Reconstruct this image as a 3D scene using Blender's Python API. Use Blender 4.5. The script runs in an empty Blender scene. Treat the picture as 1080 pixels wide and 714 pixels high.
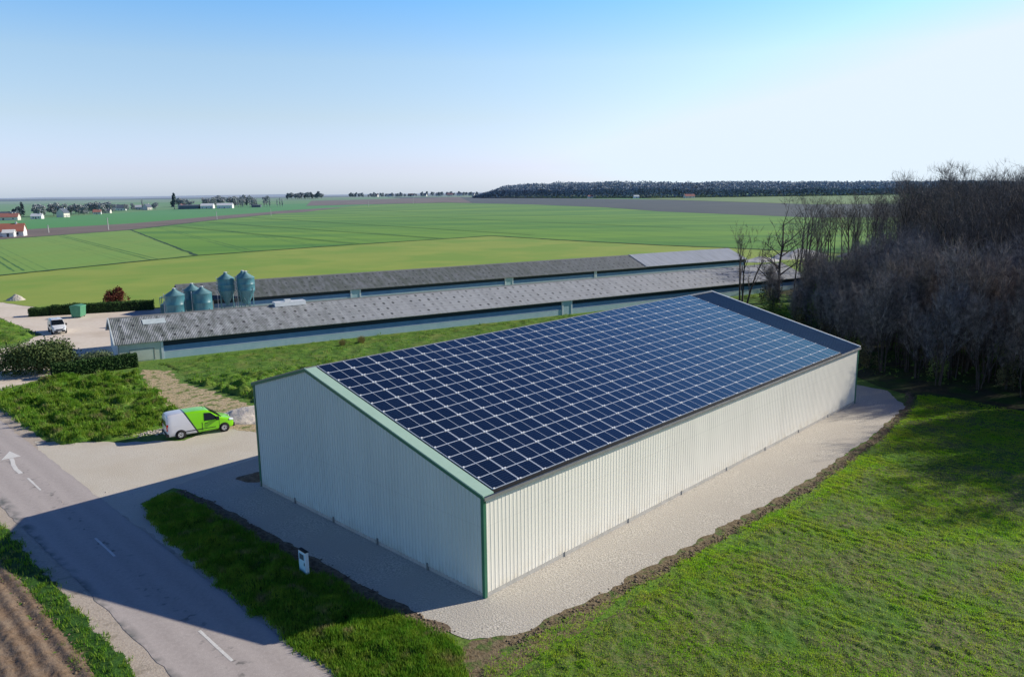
import bpy, bmesh, math, random
import numpy as np
from mathutils import Vector, Matrix
from mathutils.geometry import tessellate_polygon
R = math.radians
PI = math.pi
random.seed(7)
SC = bpy.context.scene
COL = SC.collection

# ------------------------------------------------------------------ camera / light
P_, R_, F_, HC = R(10.57), R(-.72), 810.44, 18.0
fw = Vector((0, math.cos(P_), -math.sin(P_)))
rt = Vector((1, 0, 0)); up = rt.cross(fw)
r2 = rt*math.cos(R_) + up*math.sin(R_); u2 = -rt*math.sin(R_) + up*math.cos(R_)
camd = bpy.data.cameras.new('camera'); cam = bpy.data.objects.new('camera', camd); COL.objects.link(cam)
M = Matrix((r2, u2, -fw)).transposed().to_4x4(); M.translation = (0, 0, HC); cam.matrix_world = M
camd.sensor_fit = 'HORIZONTAL'; camd.sensor_width = 36; camd.lens = 36*F_/1080
camd.clip_start = .5; camd.clip_end = 60000
SC.camera = cam
SUN_AZ, SUN_EL = R(20.54), R(27.46)
sv = Vector((math.cos(SUN_EL)*math.cos(SUN_AZ), math.cos(SUN_EL)*math.sin(SUN_AZ), math.sin(SUN_EL)))
ld = bpy.data.lights.new('sun', 'SUN'); ld.energy = 5.0; ld.angle = R(.5); ld.color = (1, .92, .78)
lo = bpy.data.objects.new('sun', ld); COL.objects.link(lo); lo.rotation_euler = sv.to_track_quat('Z', 'Y').to_euler(); lo.location = (60, 0, 80)
SC.view_settings.view_transform = 'Standard'; SC.view_settings.look = 'None'
SC.view_settings.exposure = 0; SC.view_settings.gamma = 1
SC.render.engine = 'CYCLES'
SC.cycles.max_bounces = 5; SC.cycles.diffuse_bounces = 2; SC.cycles.glossy_bounces = 2

w = bpy.data.worlds.new('World'); SC.world = w; w.use_nodes = True
nt = w.node_tree; bg = nt.nodes['Background']
sky = nt.nodes.new('ShaderNodeTexSky'); sky.sky_type = 'NISHITA'; sky.sun_disc = False
sky.sun_elevation = SUN_EL; sky.sun_rotation = PI/2 - SUN_AZ; sky.air_density = 1.0; sky.dust_density = .6; sky.ozone_density = 1.5
tc = nt.nodes.new('ShaderNodeTexCoord'); sx = nt.nodes.new('ShaderNodeSeparateXYZ'); rmp = nt.nodes.new('ShaderNodeValToRGB')
nt.links.new(tc.outputs['Generated'], sx.inputs[0]); nt.links.new(sx.outputs['Z'], rmp.inputs[0])
els = rmp.color_ramp.elements
SKYR = [(0.0, (2.2, 2.8, 4.7)), (0.035, (2.35, 2.45, 3.8)), (0.095, (2.6, 2.55, 2.9)), (0.16, (2.65, 2.8, 3.0)), (0.25, (1.5, 2.75, 3.7)), (0.38, (.95, 1.9, 3.2)), (0.48, (.18, .5, 1.6)), (0.60, (.05, .2, 1.0)), (0.75, (.0, .05, .5)), (1.0, (.0, .05, .4))]
els[0].position = 0; els[0].color = (*[c/5 for c in SKYR[0][1]], 1); els[1].position = 1; els[1].color = (*[c/5 for c in SKYR[-1][1]], 1)
for p, c in SKYR[1:-1]:
    el = els.new(p); el.color = (*[k/5 for k in c], 1)
mx = nt.nodes.new('ShaderNodeMix'); mx.data_type = 'RGBA'; mx.blend_type = 'MULTIPLY'; mx.inputs[0].default_value = 1
nt.links.new(sky.outputs[0], mx.inputs[6]); nt.links.new(rmp.outputs[0], mx.inputs[7])
dk = nt.nodes.new('ShaderNodeMix'); dk.data_type = 'RGBA'; dk.blend_type = 'DARKEN'; dk.inputs[0].default_value = 1; dk.inputs[7].default_value = (2.65, 3.05, 3.4, 1)
nt.links.new(mx.outputs[2], dk.inputs[6]); nt.links.new(dk.outputs[2], bg.inputs[0]); bg.inputs[1].default_value = .30

# ------------------------------------------------------------------ terrain and noise
def terr(x, y):
    return min(17.0, max(0.0, (.45*x + .893*y - 750)*.02))
def vnoise(x, y, seed=0):
    xi = np.floor(x).astype(np.int64); yi = np.floor(y).astype(np.int64)
    xf = x - xi; yf = y - yi
    u = xf*xf*(3-2*xf); v = yf*yf*(3-2*yf)
    def h(a, b):
        n = (a*374761393 + b*668265263 + seed*982451653) & 0x7fffffff
        n = ((n ^ (n >> 13))*1274126177) & 0x7fffffff
        return ((n ^ (n >> 16)) & 0xffff)/65535.0
    return (h(xi, yi)*(1-u) + h(xi+1, yi)*u)*(1-v) + (h(xi, yi+1)*(1-u) + h(xi+1, yi+1)*u)*v
def fbm(x, y, oct=4, seed=0):
    s = 0; a = .5; t = 0
    for i in range(oct):
        s = s + a*vnoise(x*2**i, y*2**i, seed+i*17); t += a; a *= .5
    return s/t
def inside(poly, x, y):
    c = np.zeros(x.shape, bool); n = len(poly)
    for i in range(n):
        x0, y0 = poly[i]; x1, y1 = poly[(i+1) % n]
        if y0 == y1: continue
        k = ((y0 > y) != (y1 > y)) & (x < (x1-x0)*(y-y0)/(y1-y0) + x0)
        c ^= k
    return c
def edge_dist(poly, x, y):
    d = np.full(x.shape, 1e9); n = len(poly)
    for i in range(n):
        x0, y0 = poly[i]; x1, y1 = poly[(i+1) % n]
        dx, dy = x1-x0, y1-y0; L = dx*dx+dy*dy+1e-9
        t = np.clip(((x-x0)*dx+(y-y0)*dy)/L, 0, 1)
        d = np.minimum(d, np.hypot(x-x0-t*dx, y-y0-t*dy))
    return np.where(inside(poly, x, y), d, -d)

# ------------------------------------------------------------------ materials
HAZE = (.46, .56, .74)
def mat(name, c1, c2=None, scale=1.0, detail=4, rough=.85, bump=0, bscale=None, c3=None, s3=.1, t3=(.45, .6), metal=0, spec=.3, haze=False, coat=0, dist=.02, contrast=(.35, .65), stretch=None, cattr=None, trans=0, stripes=None, orand=None):
    m = bpy.data.materials.new(name); m.use_nodes = True; nt = m.node_tree; b = nt.nodes['Principled BSDF']
    b.inputs['Roughness'].default_value = rough; b.inputs['Metallic'].default_value = metal
    b.inputs['Specular IOR Level'].default_value = spec; b.inputs['Coat Weight'].default_value = coat
    L = nt.links.new
    g = nt.nodes.new('ShaderNodeNewGeometry')
    posout = g.outputs['Position']
    if stretch:
        mp = nt.nodes.new('ShaderNodeMapping'); mp.inputs['Rotation'].default_value = (0, 0, stretch[0]); mp.inputs['Scale'].default_value = (stretch[1], stretch[2], 1)
        L(posout, mp.inputs[0]); posout = mp.outputs[0]
    def noise(sc, det):
        n = nt.nodes.new('ShaderNodeTexNoise'); n.inputs['Scale'].default_value = sc; n.inputs['Detail'].default_value = det
        n.inputs['Roughness'].default_value = .6
        L(posout, n.inputs['Vector']); return n.outputs[0]
    def ramp(src, a, bb):
        r = nt.nodes.new('ShaderNodeMapRange'); r.inputs[1].default_value = a; r.inputs[2].default_value = bb; L(src, r.inputs[0]); return r.outputs[0]
    def mix(f, a, bb, mode='MIX'):
        x = nt.nodes.new('ShaderNodeMix'); x.data_type = 'RGBA'; x.blend_type = mode
        if isinstance(f, (int, float)): x.inputs[0].default_value = f
        else: L(f, x.inputs[0])
        for k, s in ((6, a), (7, bb)):
            if isinstance(s, tuple): x.inputs[k].default_value = (*s, 1)
            else: L(s, x.inputs[k])
        return x.outputs[2]
    col = c1
    if c2: col = mix(ramp(noise(scale, detail), *contrast), c1, c2)
    if c3: col = mix(ramp(noise(s3, 3), *t3), col, c3)
    if cattr:
        a = nt.nodes.new('ShaderNodeAttribute'); a.attribute_name = cattr
        col = mix(1.0, col if not isinstance(col, tuple) else col, a.outputs['Color'], 'MULTIPLY')
    if orand:
        oi_ = nt.nodes.new('ShaderNodeObjectInfo'); col = mix(oi_.outputs['Random'], col, mix(1.0, col, orand, 'MULTIPLY'))
    for (nx_, ny_, per, wd_, amt, sc_) in (stripes or ()):
        dp = nt.nodes.new('ShaderNodeVectorMath'); dp.operation = 'DOT_PRODUCT'; L(g.outputs['Position'], dp.inputs[0]); dp.inputs[1].default_value = (nx_/per, ny_/per, 0)
        def mth(op, a, bb=None, c=None):
            q = nt.nodes.new('ShaderNodeMath'); q.operation = op
            for i_, v_ in enumerate((a, bb, c)):
                if v_ is None: continue
                if isinstance(v_, (int, float)): q.inputs[i_].default_value = v_
                else: L(v_, q.inputs[i_])
            return q.outputs[0]
        fr_ = mth('FRACT', dp.outputs['Value']); ln_ = mth('LESS_THAN', fr_, wd_/per); ln2 = mth('LESS_THAN', mth('ABSOLUTE', mth('SUBTRACT', fr_, 3.2/per)), wd_/2/per)
        ff = mth('MULTIPLY', mth('MAXIMUM', ln_, ln2), ramp(noise(.02, 3), .3, .6)); ff = mth('MULTIPLY', ff, amt)
        col = mix(ff, col if not isinstance(col, tuple) else col, sc_)
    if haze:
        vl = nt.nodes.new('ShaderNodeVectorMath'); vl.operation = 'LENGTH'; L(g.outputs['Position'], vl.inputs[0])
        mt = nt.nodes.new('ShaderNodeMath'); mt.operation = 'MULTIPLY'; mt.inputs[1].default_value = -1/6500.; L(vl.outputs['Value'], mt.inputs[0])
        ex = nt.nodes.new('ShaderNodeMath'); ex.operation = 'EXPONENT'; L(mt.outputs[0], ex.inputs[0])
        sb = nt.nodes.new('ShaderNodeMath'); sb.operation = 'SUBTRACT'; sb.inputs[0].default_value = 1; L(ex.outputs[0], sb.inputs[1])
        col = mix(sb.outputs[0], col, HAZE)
    if isinstance(col, tuple): b.inputs['Base Color'].default_value = (*col, 1)
    else: L(col, b.inputs['Base Color'])
    if trans:
        tl = nt.nodes.new('ShaderNodeBsdfTranslucent'); ms_ = nt.nodes.new('ShaderNodeMixShader'); ms_.inputs[0].default_value = trans
        L(b.outputs[0], ms_.inputs[1]); L(tl.outputs[0], ms_.inputs[2]); L(ms_.outputs[0], nt.nodes['Material Output'].inputs[0])
        if isinstance(col, tuple): tl.inputs[0].default_value = (*col, 1)
        else: L(col, tl.inputs[0])
    if bump:
        bn = nt.nodes.new('ShaderNodeBump'); bn.inputs['Strength'].default_value = bump; bn.inputs['Distance'].default_value = dist
        L(noise(bscale or scale, 6), bn.inputs['Height']); L(bn.outputs[0], b.inputs['Normal'])
    return m
class NG:   # small node helper for the special materials
    def __init__(s, m):
        s.nt = m.node_tree; s.b = s.nt.nodes['Principled BSDF']
    def math(s, op, a, b=None, c=None):
        n = s.nt.nodes.new('ShaderNodeMath'); n.operation = op
        for i, v in enumerate((a, b, c)):
            if v is None: continue
            if isinstance(v, (int, float)): n.inputs[i].default_value = v
            else: s.nt.links.new(v, n.inputs[i])
        return n.outputs[0]
    def obj(s):
        t = s.nt.nodes.new('ShaderNodeTexCoord'); x = s.nt.nodes.new('ShaderNodeSeparateXYZ'); s.nt.links.new(t.outputs['Object'], x.inputs[0]); s.co = t.outputs['Object']; return x.outputs
    def noise(s, sc, det=4, vec=None, scl=None):
        n = s.nt.nodes.new('ShaderNodeTexNoise'); n.inputs['Scale'].default_value = sc; n.inputs['Detail'].default_value = det
        v = vec or s.co
        if scl:
            mp = s.nt.nodes.new('ShaderNodeMapping'); mp.inputs['Scale'].default_value = scl; s.nt.links.new(v, mp.inputs[0]); v = mp.outputs[0]
        s.nt.links.new(v, n.inputs['Vector']); return n.outputs[0]
    def rng(s, v, a, b, c=0, d=1):
        n = s.nt.nodes.new('ShaderNodeMapRange')
        for i, k in ((1, a), (2, b), (3, c), (4, d)): n.inputs[i].default_value = k
        s.nt.links.new(v, n.inputs[0]); return n.outputs[0]
    def mix(s, f, a, b):
        x = s.nt.nodes.new('ShaderNodeMix'); x.data_type = 'RGBA'
        if isinstance(f, (int, float)): x.inputs[0].default_value = f
        else: s.nt.links.new(f, x.inputs[0])
        for k, q in ((6, a), (7, b)):
            if isinstance(q, tuple): x.inputs[k].default_value = (*q, 1)
            else: s.nt.links.new(q, x.inputs[k])
        return x.outputs[2]
    def bump(s, h, st=.5, d=.02):
        n = s.nt.nodes.new('ShaderNodeBump'); n.inputs['Strength'].default_value = st; n.inputs['Distance'].default_value = d
        s.nt.links.new(h, n.inputs['Height']); s.nt.links.new(n.outputs[0], s.b.inputs['Normal'])
    def col(s, c): s.nt.links.new(c, s.b.inputs['Base Color'])

# ------------------------------------------------------------------ object helpers
def link(o, parent=None):
    COL.objects.link(o)
    if parent: o.parent = parent
    return o
def tag(o, label=None, cat=None, group=None, kind=None):
    if label: o['label'] = label
    if cat: o['category'] = cat
    if group: o['group'] = group
    if kind: o['kind'] = kind
    return o
def empty(name, loc, rz=0, label=None, cat=None, group=None):
    o = bpy.data.objects.new(name, None); link(o); o.location = loc; o.rotation_euler = (0, 0, rz); o.empty_display_size = .3
    return tag(o, label, cat, group)
class MB:
    def __init__(s): s.v = []; s.f = []; s.m = []
    def add(s, v, f, m=0):
        k = len(s.v); s.v += [tuple(p) for p in v]; s.f += [tuple(i+k for i in q) for q in f]; s.m += [m]*len(f)
    def box(s, x0, x1, y0, y1, z0, z1, m=0):
        s.add([(x0,y0,z0),(x1,y0,z0),(x1,y1,z0),(x0,y1,z0),(x0,y0,z1),(x1,y0,z1),(x1,y1,z1),(x0,y1,z1)],
              [(0,3,2,1),(4,5,6,7),(0,1,5,4),(1,2,6,5),(2,3,7,6),(3,0,4,7)], m)
    def prism(s, prof, x0, x1, axis='x', m=0):   # prof: list of (a,b) extruded
        n = len(prof)
        if axis == 'x': v = [(x0,a,b) for a,b in prof] + [(x1,a,b) for a,b in prof]
        else: v = [(a,x0,b) for a,b in prof] + [(a,x1,b) for a,b in prof]
        s.add(v, [tuple(range(n))[::-1], tuple(range(n,2*n))] + [(i,(i+1)%n,n+(i+1)%n,n+i) for i in range(n)], m)
    def tube(s, a, b, r0, r1=None, n=6, m=0, cap=True):
        r1 = r0 if r1 is None else r1
        a = Vector(a); b = Vector(b); d = (b-a).normalized(); t = Vector((0,0,1)) if abs(d.z) < .9 else Vector((1,0,0))
        p = d.cross(t).normalized(); q = d.cross(p)
        v = [a+(p*math.cos(2*PI*i/n)+q*math.sin(2*PI*i/n))*r0 for i in range(n)] + [b+(p*math.cos(2*PI*i/n)+q*math.sin(2*PI*i/n))*r1 for i in range(n)]
        f = [(i,(i+1)%n,n+(i+1)%n,n+i) for i in range(n)]
        if cap: f += [tuple(range(n))[::-1], tuple(range(n,2*n))]
        s.add(v, f, m)
    def lathe(s, prof, n=20, c=(0,0), m=0):
        v = []; f = []
        for r, z in prof:
            for i in range(n): v.append((c[0]+r*math.cos(2*PI*i/n), c[1]+r*math.sin(2*PI*i/n), z))
        for j in range(len(prof)-1):
            for i in range(n): f.append((j*n+i, j*n+(i+1)%n, (j+1)*n+(i+1)%n, (j+1)*n+i))
        s.add(v, f, m)
    def mesh(s, name, mats, smooth=False):
        me = bpy.data.meshes.new(name); me.from_pydata(s.v, [], s.f); me.validate()
        for m in (mats if isinstance(mats, (list, tuple)) else [mats]): me.materials.append(m)
        if len(me.polygons) == len(s.m): me.polygons.foreach_set('material_index', s.m)
        if smooth: me.polygons.foreach_set('use_smooth', [True]*len(me.polygons))
        bm = bmesh.new(); bm.from_mesh(me); bmesh.ops.recalc_face_normals(bm, faces=bm.faces); bm.to_mesh(me); bm.free()
        return me
    def build(s, name, mats, parent=None, smooth=False):
        return link(bpy.data.objects.new(name, s.mesh(name, mats, smooth)), parent)
def np_mesh(name, V, Fc, m, smooth=False, cols=None):
    V = np.asarray(V, np.float32); Fc = np.asarray(Fc, np.int32); k = Fc.shape[1]
    me = bpy.data.meshes.new(name); me.vertices.add(len(V)); me.vertices.foreach_set('co', V.ravel())
    me.loops.add(Fc.size); me.loops.foreach_set('vertex_index', Fc.ravel())
    me.polygons.add(len(Fc)); me.polygons.foreach_set('loop_start', np.arange(len(Fc), dtype=np.int32)*k)
    if smooth: me.polygons.foreach_set('use_smooth', np.ones(len(Fc), bool))
    if cols is not None:
        ca = me.color_attributes.new('tint', 'FLOAT_COLOR', 'POINT'); c = np.ones((len(V), 4), np.float32); c[:, :3] = cols; ca.data.foreach_set('color', c.ravel())
    me.update(calc_edges=True); me.materials.append(m); return me
def np_obj(name, V, Fc, m, parent=None, smooth=False, cols=None):
    return link(bpy.data.objects.new(name, np_mesh(name, V, Fc, m, smooth, cols)), parent)
def copy_tree(o, parent=None):
    c = o.copy(); COL.objects.link(c); c.parent = parent
    for ch in list(o.children): copy_tree(ch, c)
    return c

rng = np.random.default_rng(5)
def noisy(poly, step=.3, amp=.15, seed=0):
    out = []
    for i in range(len(poly)):
        a = Vector((*poly[i], 0)); b = Vector((*poly[(i+1) % len(poly)], 0)); n = max(1, int((b-a).length/step)); d = (b-a).normalized(); q = Vector((-d.y, d.x, 0))
        for k in range(n):
            p = a.lerp(b, k/n)
            o = (float(fbm(np.array(p.x*1.3), np.array(p.y*1.3), 4, seed)) - .5)*2*amp
            p = p + q*o; out.append((p.x, p.y))
    return out
def sheet(name, poly, z, m, step=None, amp=0, seed=0, drape=False, kind='structure', label=None, cat=None):
    pts = noisy(poly, step, amp, seed) if step else poly
    tri = tessellate_polygon([[Vector((x, y, 0)) for x, y in pts]])
    me = bpy.data.meshes.new(name)
    me.from_pydata([(x, y, 0) for x, y in pts], [], [tuple(t) for t in tri])
    bm = bmesh.new(); bm.from_mesh(me)
    if drape:
        for c in (750, 1600):
            bmesh.ops.bisect_plane(bm, geom=bm.verts[:]+bm.edges[:]+bm.faces[:], plane_co=Vector((.45, .893, 0))*(c/(.45**2+.893**2)), plane_no=Vector((.45, .893, 0)))
    for v in bm.verts: v.co.z = (terr(v.co.x, v.co.y) if drape else 0) + z
    for f in bm.faces:
        f.normal_update()
        if f.normal.z < 0: f.normal_flip()
    bm.to_mesh(me); bm.free(); me.materials.append(m)
    o = link(bpy.data.objects.new(name, me)); tag(o, label, cat, kind=kind); return o
def patch(name, poly, res, hfun, m, fall=.35, base=0., wob=.35, seed=3):
    xs = [p[0] for p in poly]; ys = [p[1] for p in poly]
    X = np.arange(min(xs)-1, max(xs)+1+res, res); Y = np.arange(min(ys)-1, max(ys)+1+res, res)
    gx, gy = np.meshgrid(X, Y)
    ed = edge_dist(poly, gx, gy) + (fbm(gx*1.1, gy*1.1, 4, seed)-.5)*2*wob
    k = np.clip(ed/fall, -.6, 1)
    z = base + np.where(k > 0, .02 + k*hfun(gx, gy), -.02 + k*.08)
    keepv = ed > -.5
    nx = len(X); ny = len(Y); idx = np.arange(nx*ny).reshape(ny, nx)
    q = np.stack([idx[:-1, :-1], idx[:-1, 1:], idx[1:, 1:], idx[1:, :-1]], -1).reshape(-1, 4)
    kv = keepv.ravel(); q = q[kv[q].all(1)]
    used = np.unique(q); remap = -np.ones(nx*ny, np.int64); remap[used] = np.arange(len(used))
    V = np.stack([gx.ravel(), gy.ravel(), z.ravel()], -1)[used]
    o = np_obj(name, V, remap[q], m, smooth=True); return tag(o, kind='structure')
def tufts(name, poly, n, m, blades=7, h=(.08, .22), wd=.03, spread=.12, base=.02, label='', cat='grass', dens=None, seed=1, lean=.6, zf=None, ext=.0, zfall=None):
    g = np.random.default_rng(seed); xs = [p[0] for p in poly]; ys = [p[1] for p in poly]
    x = g.uniform(min(xs), max(xs), n*3); y = g.uniform(min(ys), max(ys), n*3)
    ed = edge_dist(poly, x, y) + (fbm(x*1.1, y*1.1, 4, 3)-.5)*.8; k = ed > -ext
    if dens is not None: k &= g.random(n*3) < dens(x, y)
    x = x[k][:n]; y = y[k][:n]; n = len(x)
    x = np.repeat(x, blades) + g.normal(0, spread, n*blades); y = np.repeat(y, blades) + g.normal(0, spread, n*blades)
    hh = g.uniform(*h, len(x)); a = g.uniform(0, 2*PI, len(x)); ln = g.uniform(.1, lean, len(x))*hh; b = g.uniform(0, 2*PI, len(x))
    z0 = np.full(len(x), base) if zf is None else (zf(x, y) if not zfall else zf(x, y)*np.clip(edge_dist(poly, x, y)/zfall, 0, 1))
    w2 = wd*g.uniform(.6, 1.3, len(x))
    V = np.empty((len(x), 3, 3)); V[:, 0] = np.stack([x-np.cos(a)*w2, y-np.sin(a)*w2, z0], -1); V[:, 1] = np.stack([x+np.cos(a)*w2, y+np.sin(a)*w2, z0], -1)
    V[:, 2] = np.stack([x+np.cos(b)*ln, y+np.sin(b)*ln, z0+hh], -1)
    t = g.uniform(.65, 1.35, (len(x), 1))*np.array([[1, 1, 1]]) * (1 + (g.random((len(x), 1))-.5)*np.array([[.5, .1, .3]]))
    o = np_obj(name, V.reshape(-1, 3), np.arange(len(x)*3).reshape(-1, 3), m, cols=np.repeat(t, 3, 0))
    return tag(o, label, cat, kind='stuff')

# ------------------------------------------------------------------ palette
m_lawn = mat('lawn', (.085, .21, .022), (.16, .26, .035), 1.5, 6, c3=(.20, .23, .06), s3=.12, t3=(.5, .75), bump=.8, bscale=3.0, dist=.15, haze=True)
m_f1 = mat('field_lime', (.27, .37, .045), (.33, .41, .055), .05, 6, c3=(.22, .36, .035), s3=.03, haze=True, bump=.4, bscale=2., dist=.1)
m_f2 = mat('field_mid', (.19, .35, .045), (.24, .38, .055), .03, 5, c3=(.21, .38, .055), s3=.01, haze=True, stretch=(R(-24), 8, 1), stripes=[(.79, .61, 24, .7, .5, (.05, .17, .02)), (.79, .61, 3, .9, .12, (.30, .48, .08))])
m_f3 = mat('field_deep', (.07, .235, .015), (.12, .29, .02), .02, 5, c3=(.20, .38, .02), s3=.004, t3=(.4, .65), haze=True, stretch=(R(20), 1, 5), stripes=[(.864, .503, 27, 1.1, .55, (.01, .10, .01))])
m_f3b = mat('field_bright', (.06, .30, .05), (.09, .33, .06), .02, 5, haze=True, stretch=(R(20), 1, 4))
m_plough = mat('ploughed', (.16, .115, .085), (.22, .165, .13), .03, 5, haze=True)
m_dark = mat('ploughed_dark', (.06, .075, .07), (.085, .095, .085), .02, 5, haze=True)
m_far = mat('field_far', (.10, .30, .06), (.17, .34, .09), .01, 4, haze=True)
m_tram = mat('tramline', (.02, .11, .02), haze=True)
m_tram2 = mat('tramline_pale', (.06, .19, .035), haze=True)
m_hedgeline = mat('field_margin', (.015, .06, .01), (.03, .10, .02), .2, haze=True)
m_gravel = mat('gravel', (.58, .53, .44), (.74, .69, .60), 9, 8, c3=(.62, .56, .46), s3=.25, t3=(.4, .65), bump=.9, bscale=14, dist=.03)
m_pad = mat('gravel_pad_mat', (.36, .335, .29), (.76, .71, .63), 11, 8, c3=(.54, .50, .44), s3=.3, t3=(.4, .65), bump=1, bscale=12, dist=.04)
m_yard = mat('yard_mat', (.74, .64, .53), (.84, .75, .64), 2, 8, c3=(.66, .56, .45), s3=.12, t3=(.5, .7), bump=.5, bscale=10, dist=.03)
m_dirt = mat('dirt', (.46, .36, .20), (.58, .47, .31), 3, 7, c3=(.16, .22, .05), s3=1.1, t3=(.5, .62), bump=1, bscale=4, dist=.12)
m_shoulder = mat('road_shoulder_mat', (.46, .39, .32), (.58, .51, .43), 7, 7, c3=(.3, .26, .2), s3=1.2, t3=(.55, .75), bump=.8, bscale=10, dist=.03)
m_mark = mat('marking', (.80, .79, .76), (.6, .58, .55), 9, 6, rough=.7, contrast=(.45, .8))
m_soil = mat('soil', (.16, .11, .07), (.27, .19, .13), 5, 8, c3=(.24, .18, .13), s3=1, bump=1, bscale=8, dist=.05)
m_clod = mat('clod', (.12, .085, .055), (.26, .20, .14), 4, 5, bump=.5)
m_field = mat('crop', (.05, .13, .012), (.22, .19, .09), 8, 8, c3=(.07, .19, .010), s3=.25, t3=(.45, .65), bump=1, bscale=5, dist=.10)
m_grassA = mat('grass_ground', (.022, .075, .008), (.05, .14, .015), 2.4, 7, c3=(.13, .16, .05), s3=.7, t3=(.55, .75), bump=1, bscale=7, dist=.08)
m_mead = mat('meadow_mat', (.05, .15, .012), (.15, .26, .03), 1.6, 7, c3=(.19, .24, .05), s3=.35, t3=(.5, .7), bump=1, bscale=5, dist=.1)
m_blade = mat('grass_blade', (.12, .29, .018), (.24, .36, .035), 1.0, 5, rough=.6, cattr='tint', trans=.4, c3=(.33, .30, .12), s3=.9, t3=(.56, .7))
m_blade2 = mat('crop_blade', (.29, .58, .012), (.42, .52, .06), .7, 5, rough=.6, cattr='tint', trans=.45)
m_bladey = mat('dry_blade', (.24, .27, .08), (.16, .30, .04), .8, 4, rough=.7, cattr='tint')

# ------------------------------------------------------------------ setting: ground, fields
def ground():
    me = bpy.data.meshes.new('ground'); bm = bmesh.new()
    S = 14000
    vs = [bm.verts.new(p) for p in ((-S, -400, 0), (S, -400, 0), (S, S, 0), (-S, S, 0))]; bm.faces.new(vs)
    for c in (750, 1600):
        bmesh.ops.bisect_plane(bm, geom=bm.verts[:]+bm.edges[:]+bm.faces[:], plane_co=Vector((.45, .893, 0))*(c/(.45**2+.893**2)), plane_no=Vector((.45, .893, 0)))
    for v in bm.verts: v.co.z = terr(v.co.x, v.co.y)
    bm.to_mesh(me); bm.free(); me.materials.append(m_lawn); tag(link(bpy.data.objects.new('ground', me)), kind='structure')
ground()
# far open fields
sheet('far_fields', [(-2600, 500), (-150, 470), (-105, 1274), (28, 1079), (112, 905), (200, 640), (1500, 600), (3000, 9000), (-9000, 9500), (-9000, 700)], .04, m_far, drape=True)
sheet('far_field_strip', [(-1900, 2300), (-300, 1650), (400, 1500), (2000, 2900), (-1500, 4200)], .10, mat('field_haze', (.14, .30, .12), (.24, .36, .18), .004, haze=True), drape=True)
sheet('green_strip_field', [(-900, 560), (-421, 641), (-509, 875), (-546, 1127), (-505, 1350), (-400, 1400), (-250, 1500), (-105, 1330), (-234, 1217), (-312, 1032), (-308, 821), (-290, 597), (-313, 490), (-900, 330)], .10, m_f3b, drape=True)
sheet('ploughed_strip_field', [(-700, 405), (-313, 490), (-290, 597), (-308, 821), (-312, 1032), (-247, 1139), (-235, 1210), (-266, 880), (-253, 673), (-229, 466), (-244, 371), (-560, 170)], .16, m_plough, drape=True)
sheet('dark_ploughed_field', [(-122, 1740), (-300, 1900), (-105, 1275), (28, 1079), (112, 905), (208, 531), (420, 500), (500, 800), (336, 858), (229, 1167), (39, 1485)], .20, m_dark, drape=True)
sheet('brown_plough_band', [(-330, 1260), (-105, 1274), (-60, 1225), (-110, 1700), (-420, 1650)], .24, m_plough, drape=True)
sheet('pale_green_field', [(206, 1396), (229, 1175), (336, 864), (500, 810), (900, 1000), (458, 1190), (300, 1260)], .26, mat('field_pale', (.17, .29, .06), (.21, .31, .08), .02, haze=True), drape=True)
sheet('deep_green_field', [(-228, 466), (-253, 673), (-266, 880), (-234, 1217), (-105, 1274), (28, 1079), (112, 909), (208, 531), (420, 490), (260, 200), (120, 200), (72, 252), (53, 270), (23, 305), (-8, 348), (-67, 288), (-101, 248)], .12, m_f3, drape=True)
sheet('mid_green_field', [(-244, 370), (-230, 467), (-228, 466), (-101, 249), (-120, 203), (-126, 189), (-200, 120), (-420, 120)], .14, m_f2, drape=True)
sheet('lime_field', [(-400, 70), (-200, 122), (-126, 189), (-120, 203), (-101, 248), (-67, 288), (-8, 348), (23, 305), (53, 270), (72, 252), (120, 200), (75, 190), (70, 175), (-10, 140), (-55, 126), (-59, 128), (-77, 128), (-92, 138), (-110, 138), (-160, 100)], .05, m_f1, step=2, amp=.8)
def strip(name, pts, wd, z, m, step=None, amp=0):
    L = []; Rr = []
    for i, p in enumerate(pts):
        a = Vector(pts[max(0, i-1)]); b = Vector(pts[min(len(pts)-1, i+1)]); d = (b-a).normalized(); q = Vector((-d.y, d.x))*wd/2
        L.append((p[0]+q.x, p[1]+q.y)); Rr.append((p[0]-q.x, p[1]-q.y))
    return L + Rr[::-1]
sheet('field_margin', strip('', [(-200, 122), (-126, 189), (-120, 203), (-101, 248), (-67, 288), (-8, 348)], 1.8, 0, 0), .17, m_hedgeline, step=3, amp=1.)
sheet('field_margin', strip('', [(-8, 347), (23, 304.5), (53, 269.5), (72, 251.5), (120, 199)], 1.6, 0, 0), .17, m_hedgeline, step=3, amp=1.)
sheet('field_margin', strip('', [(-400, 300), (-244, 371), (-229, 466), (-253, 673), (-266, 880)], 3.5, 0, 0), .18, m_hedgeline, step=5, amp=2.)
sheet('field_margin', strip('', [(-228, 466), (-101, 248)], 1.2, 0, 0), .19, m_hedgeline, step=4, amp=.8)
for (a, b, wd, m) in [((-205, 300), (-128, 200), 0, m_tram2), ((-232, 400), (-107, 232), 0, m_tram2), ((-190, 230), (-165, 175), 0, m_tram2)]:
    for o in (-1.1, 1.1):
        d = Vector((b[0]-a[0], b[1]-a[1])).normalized(); q = Vector((-d.y, d.x))*o
        sheet('tramline', strip('', [(a[0]+q.x, a[1]+q.y), (b[0]+q.x, b[1]+q.y)], .5, 0, 0), .17, m, step=4, amp=.3)
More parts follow.
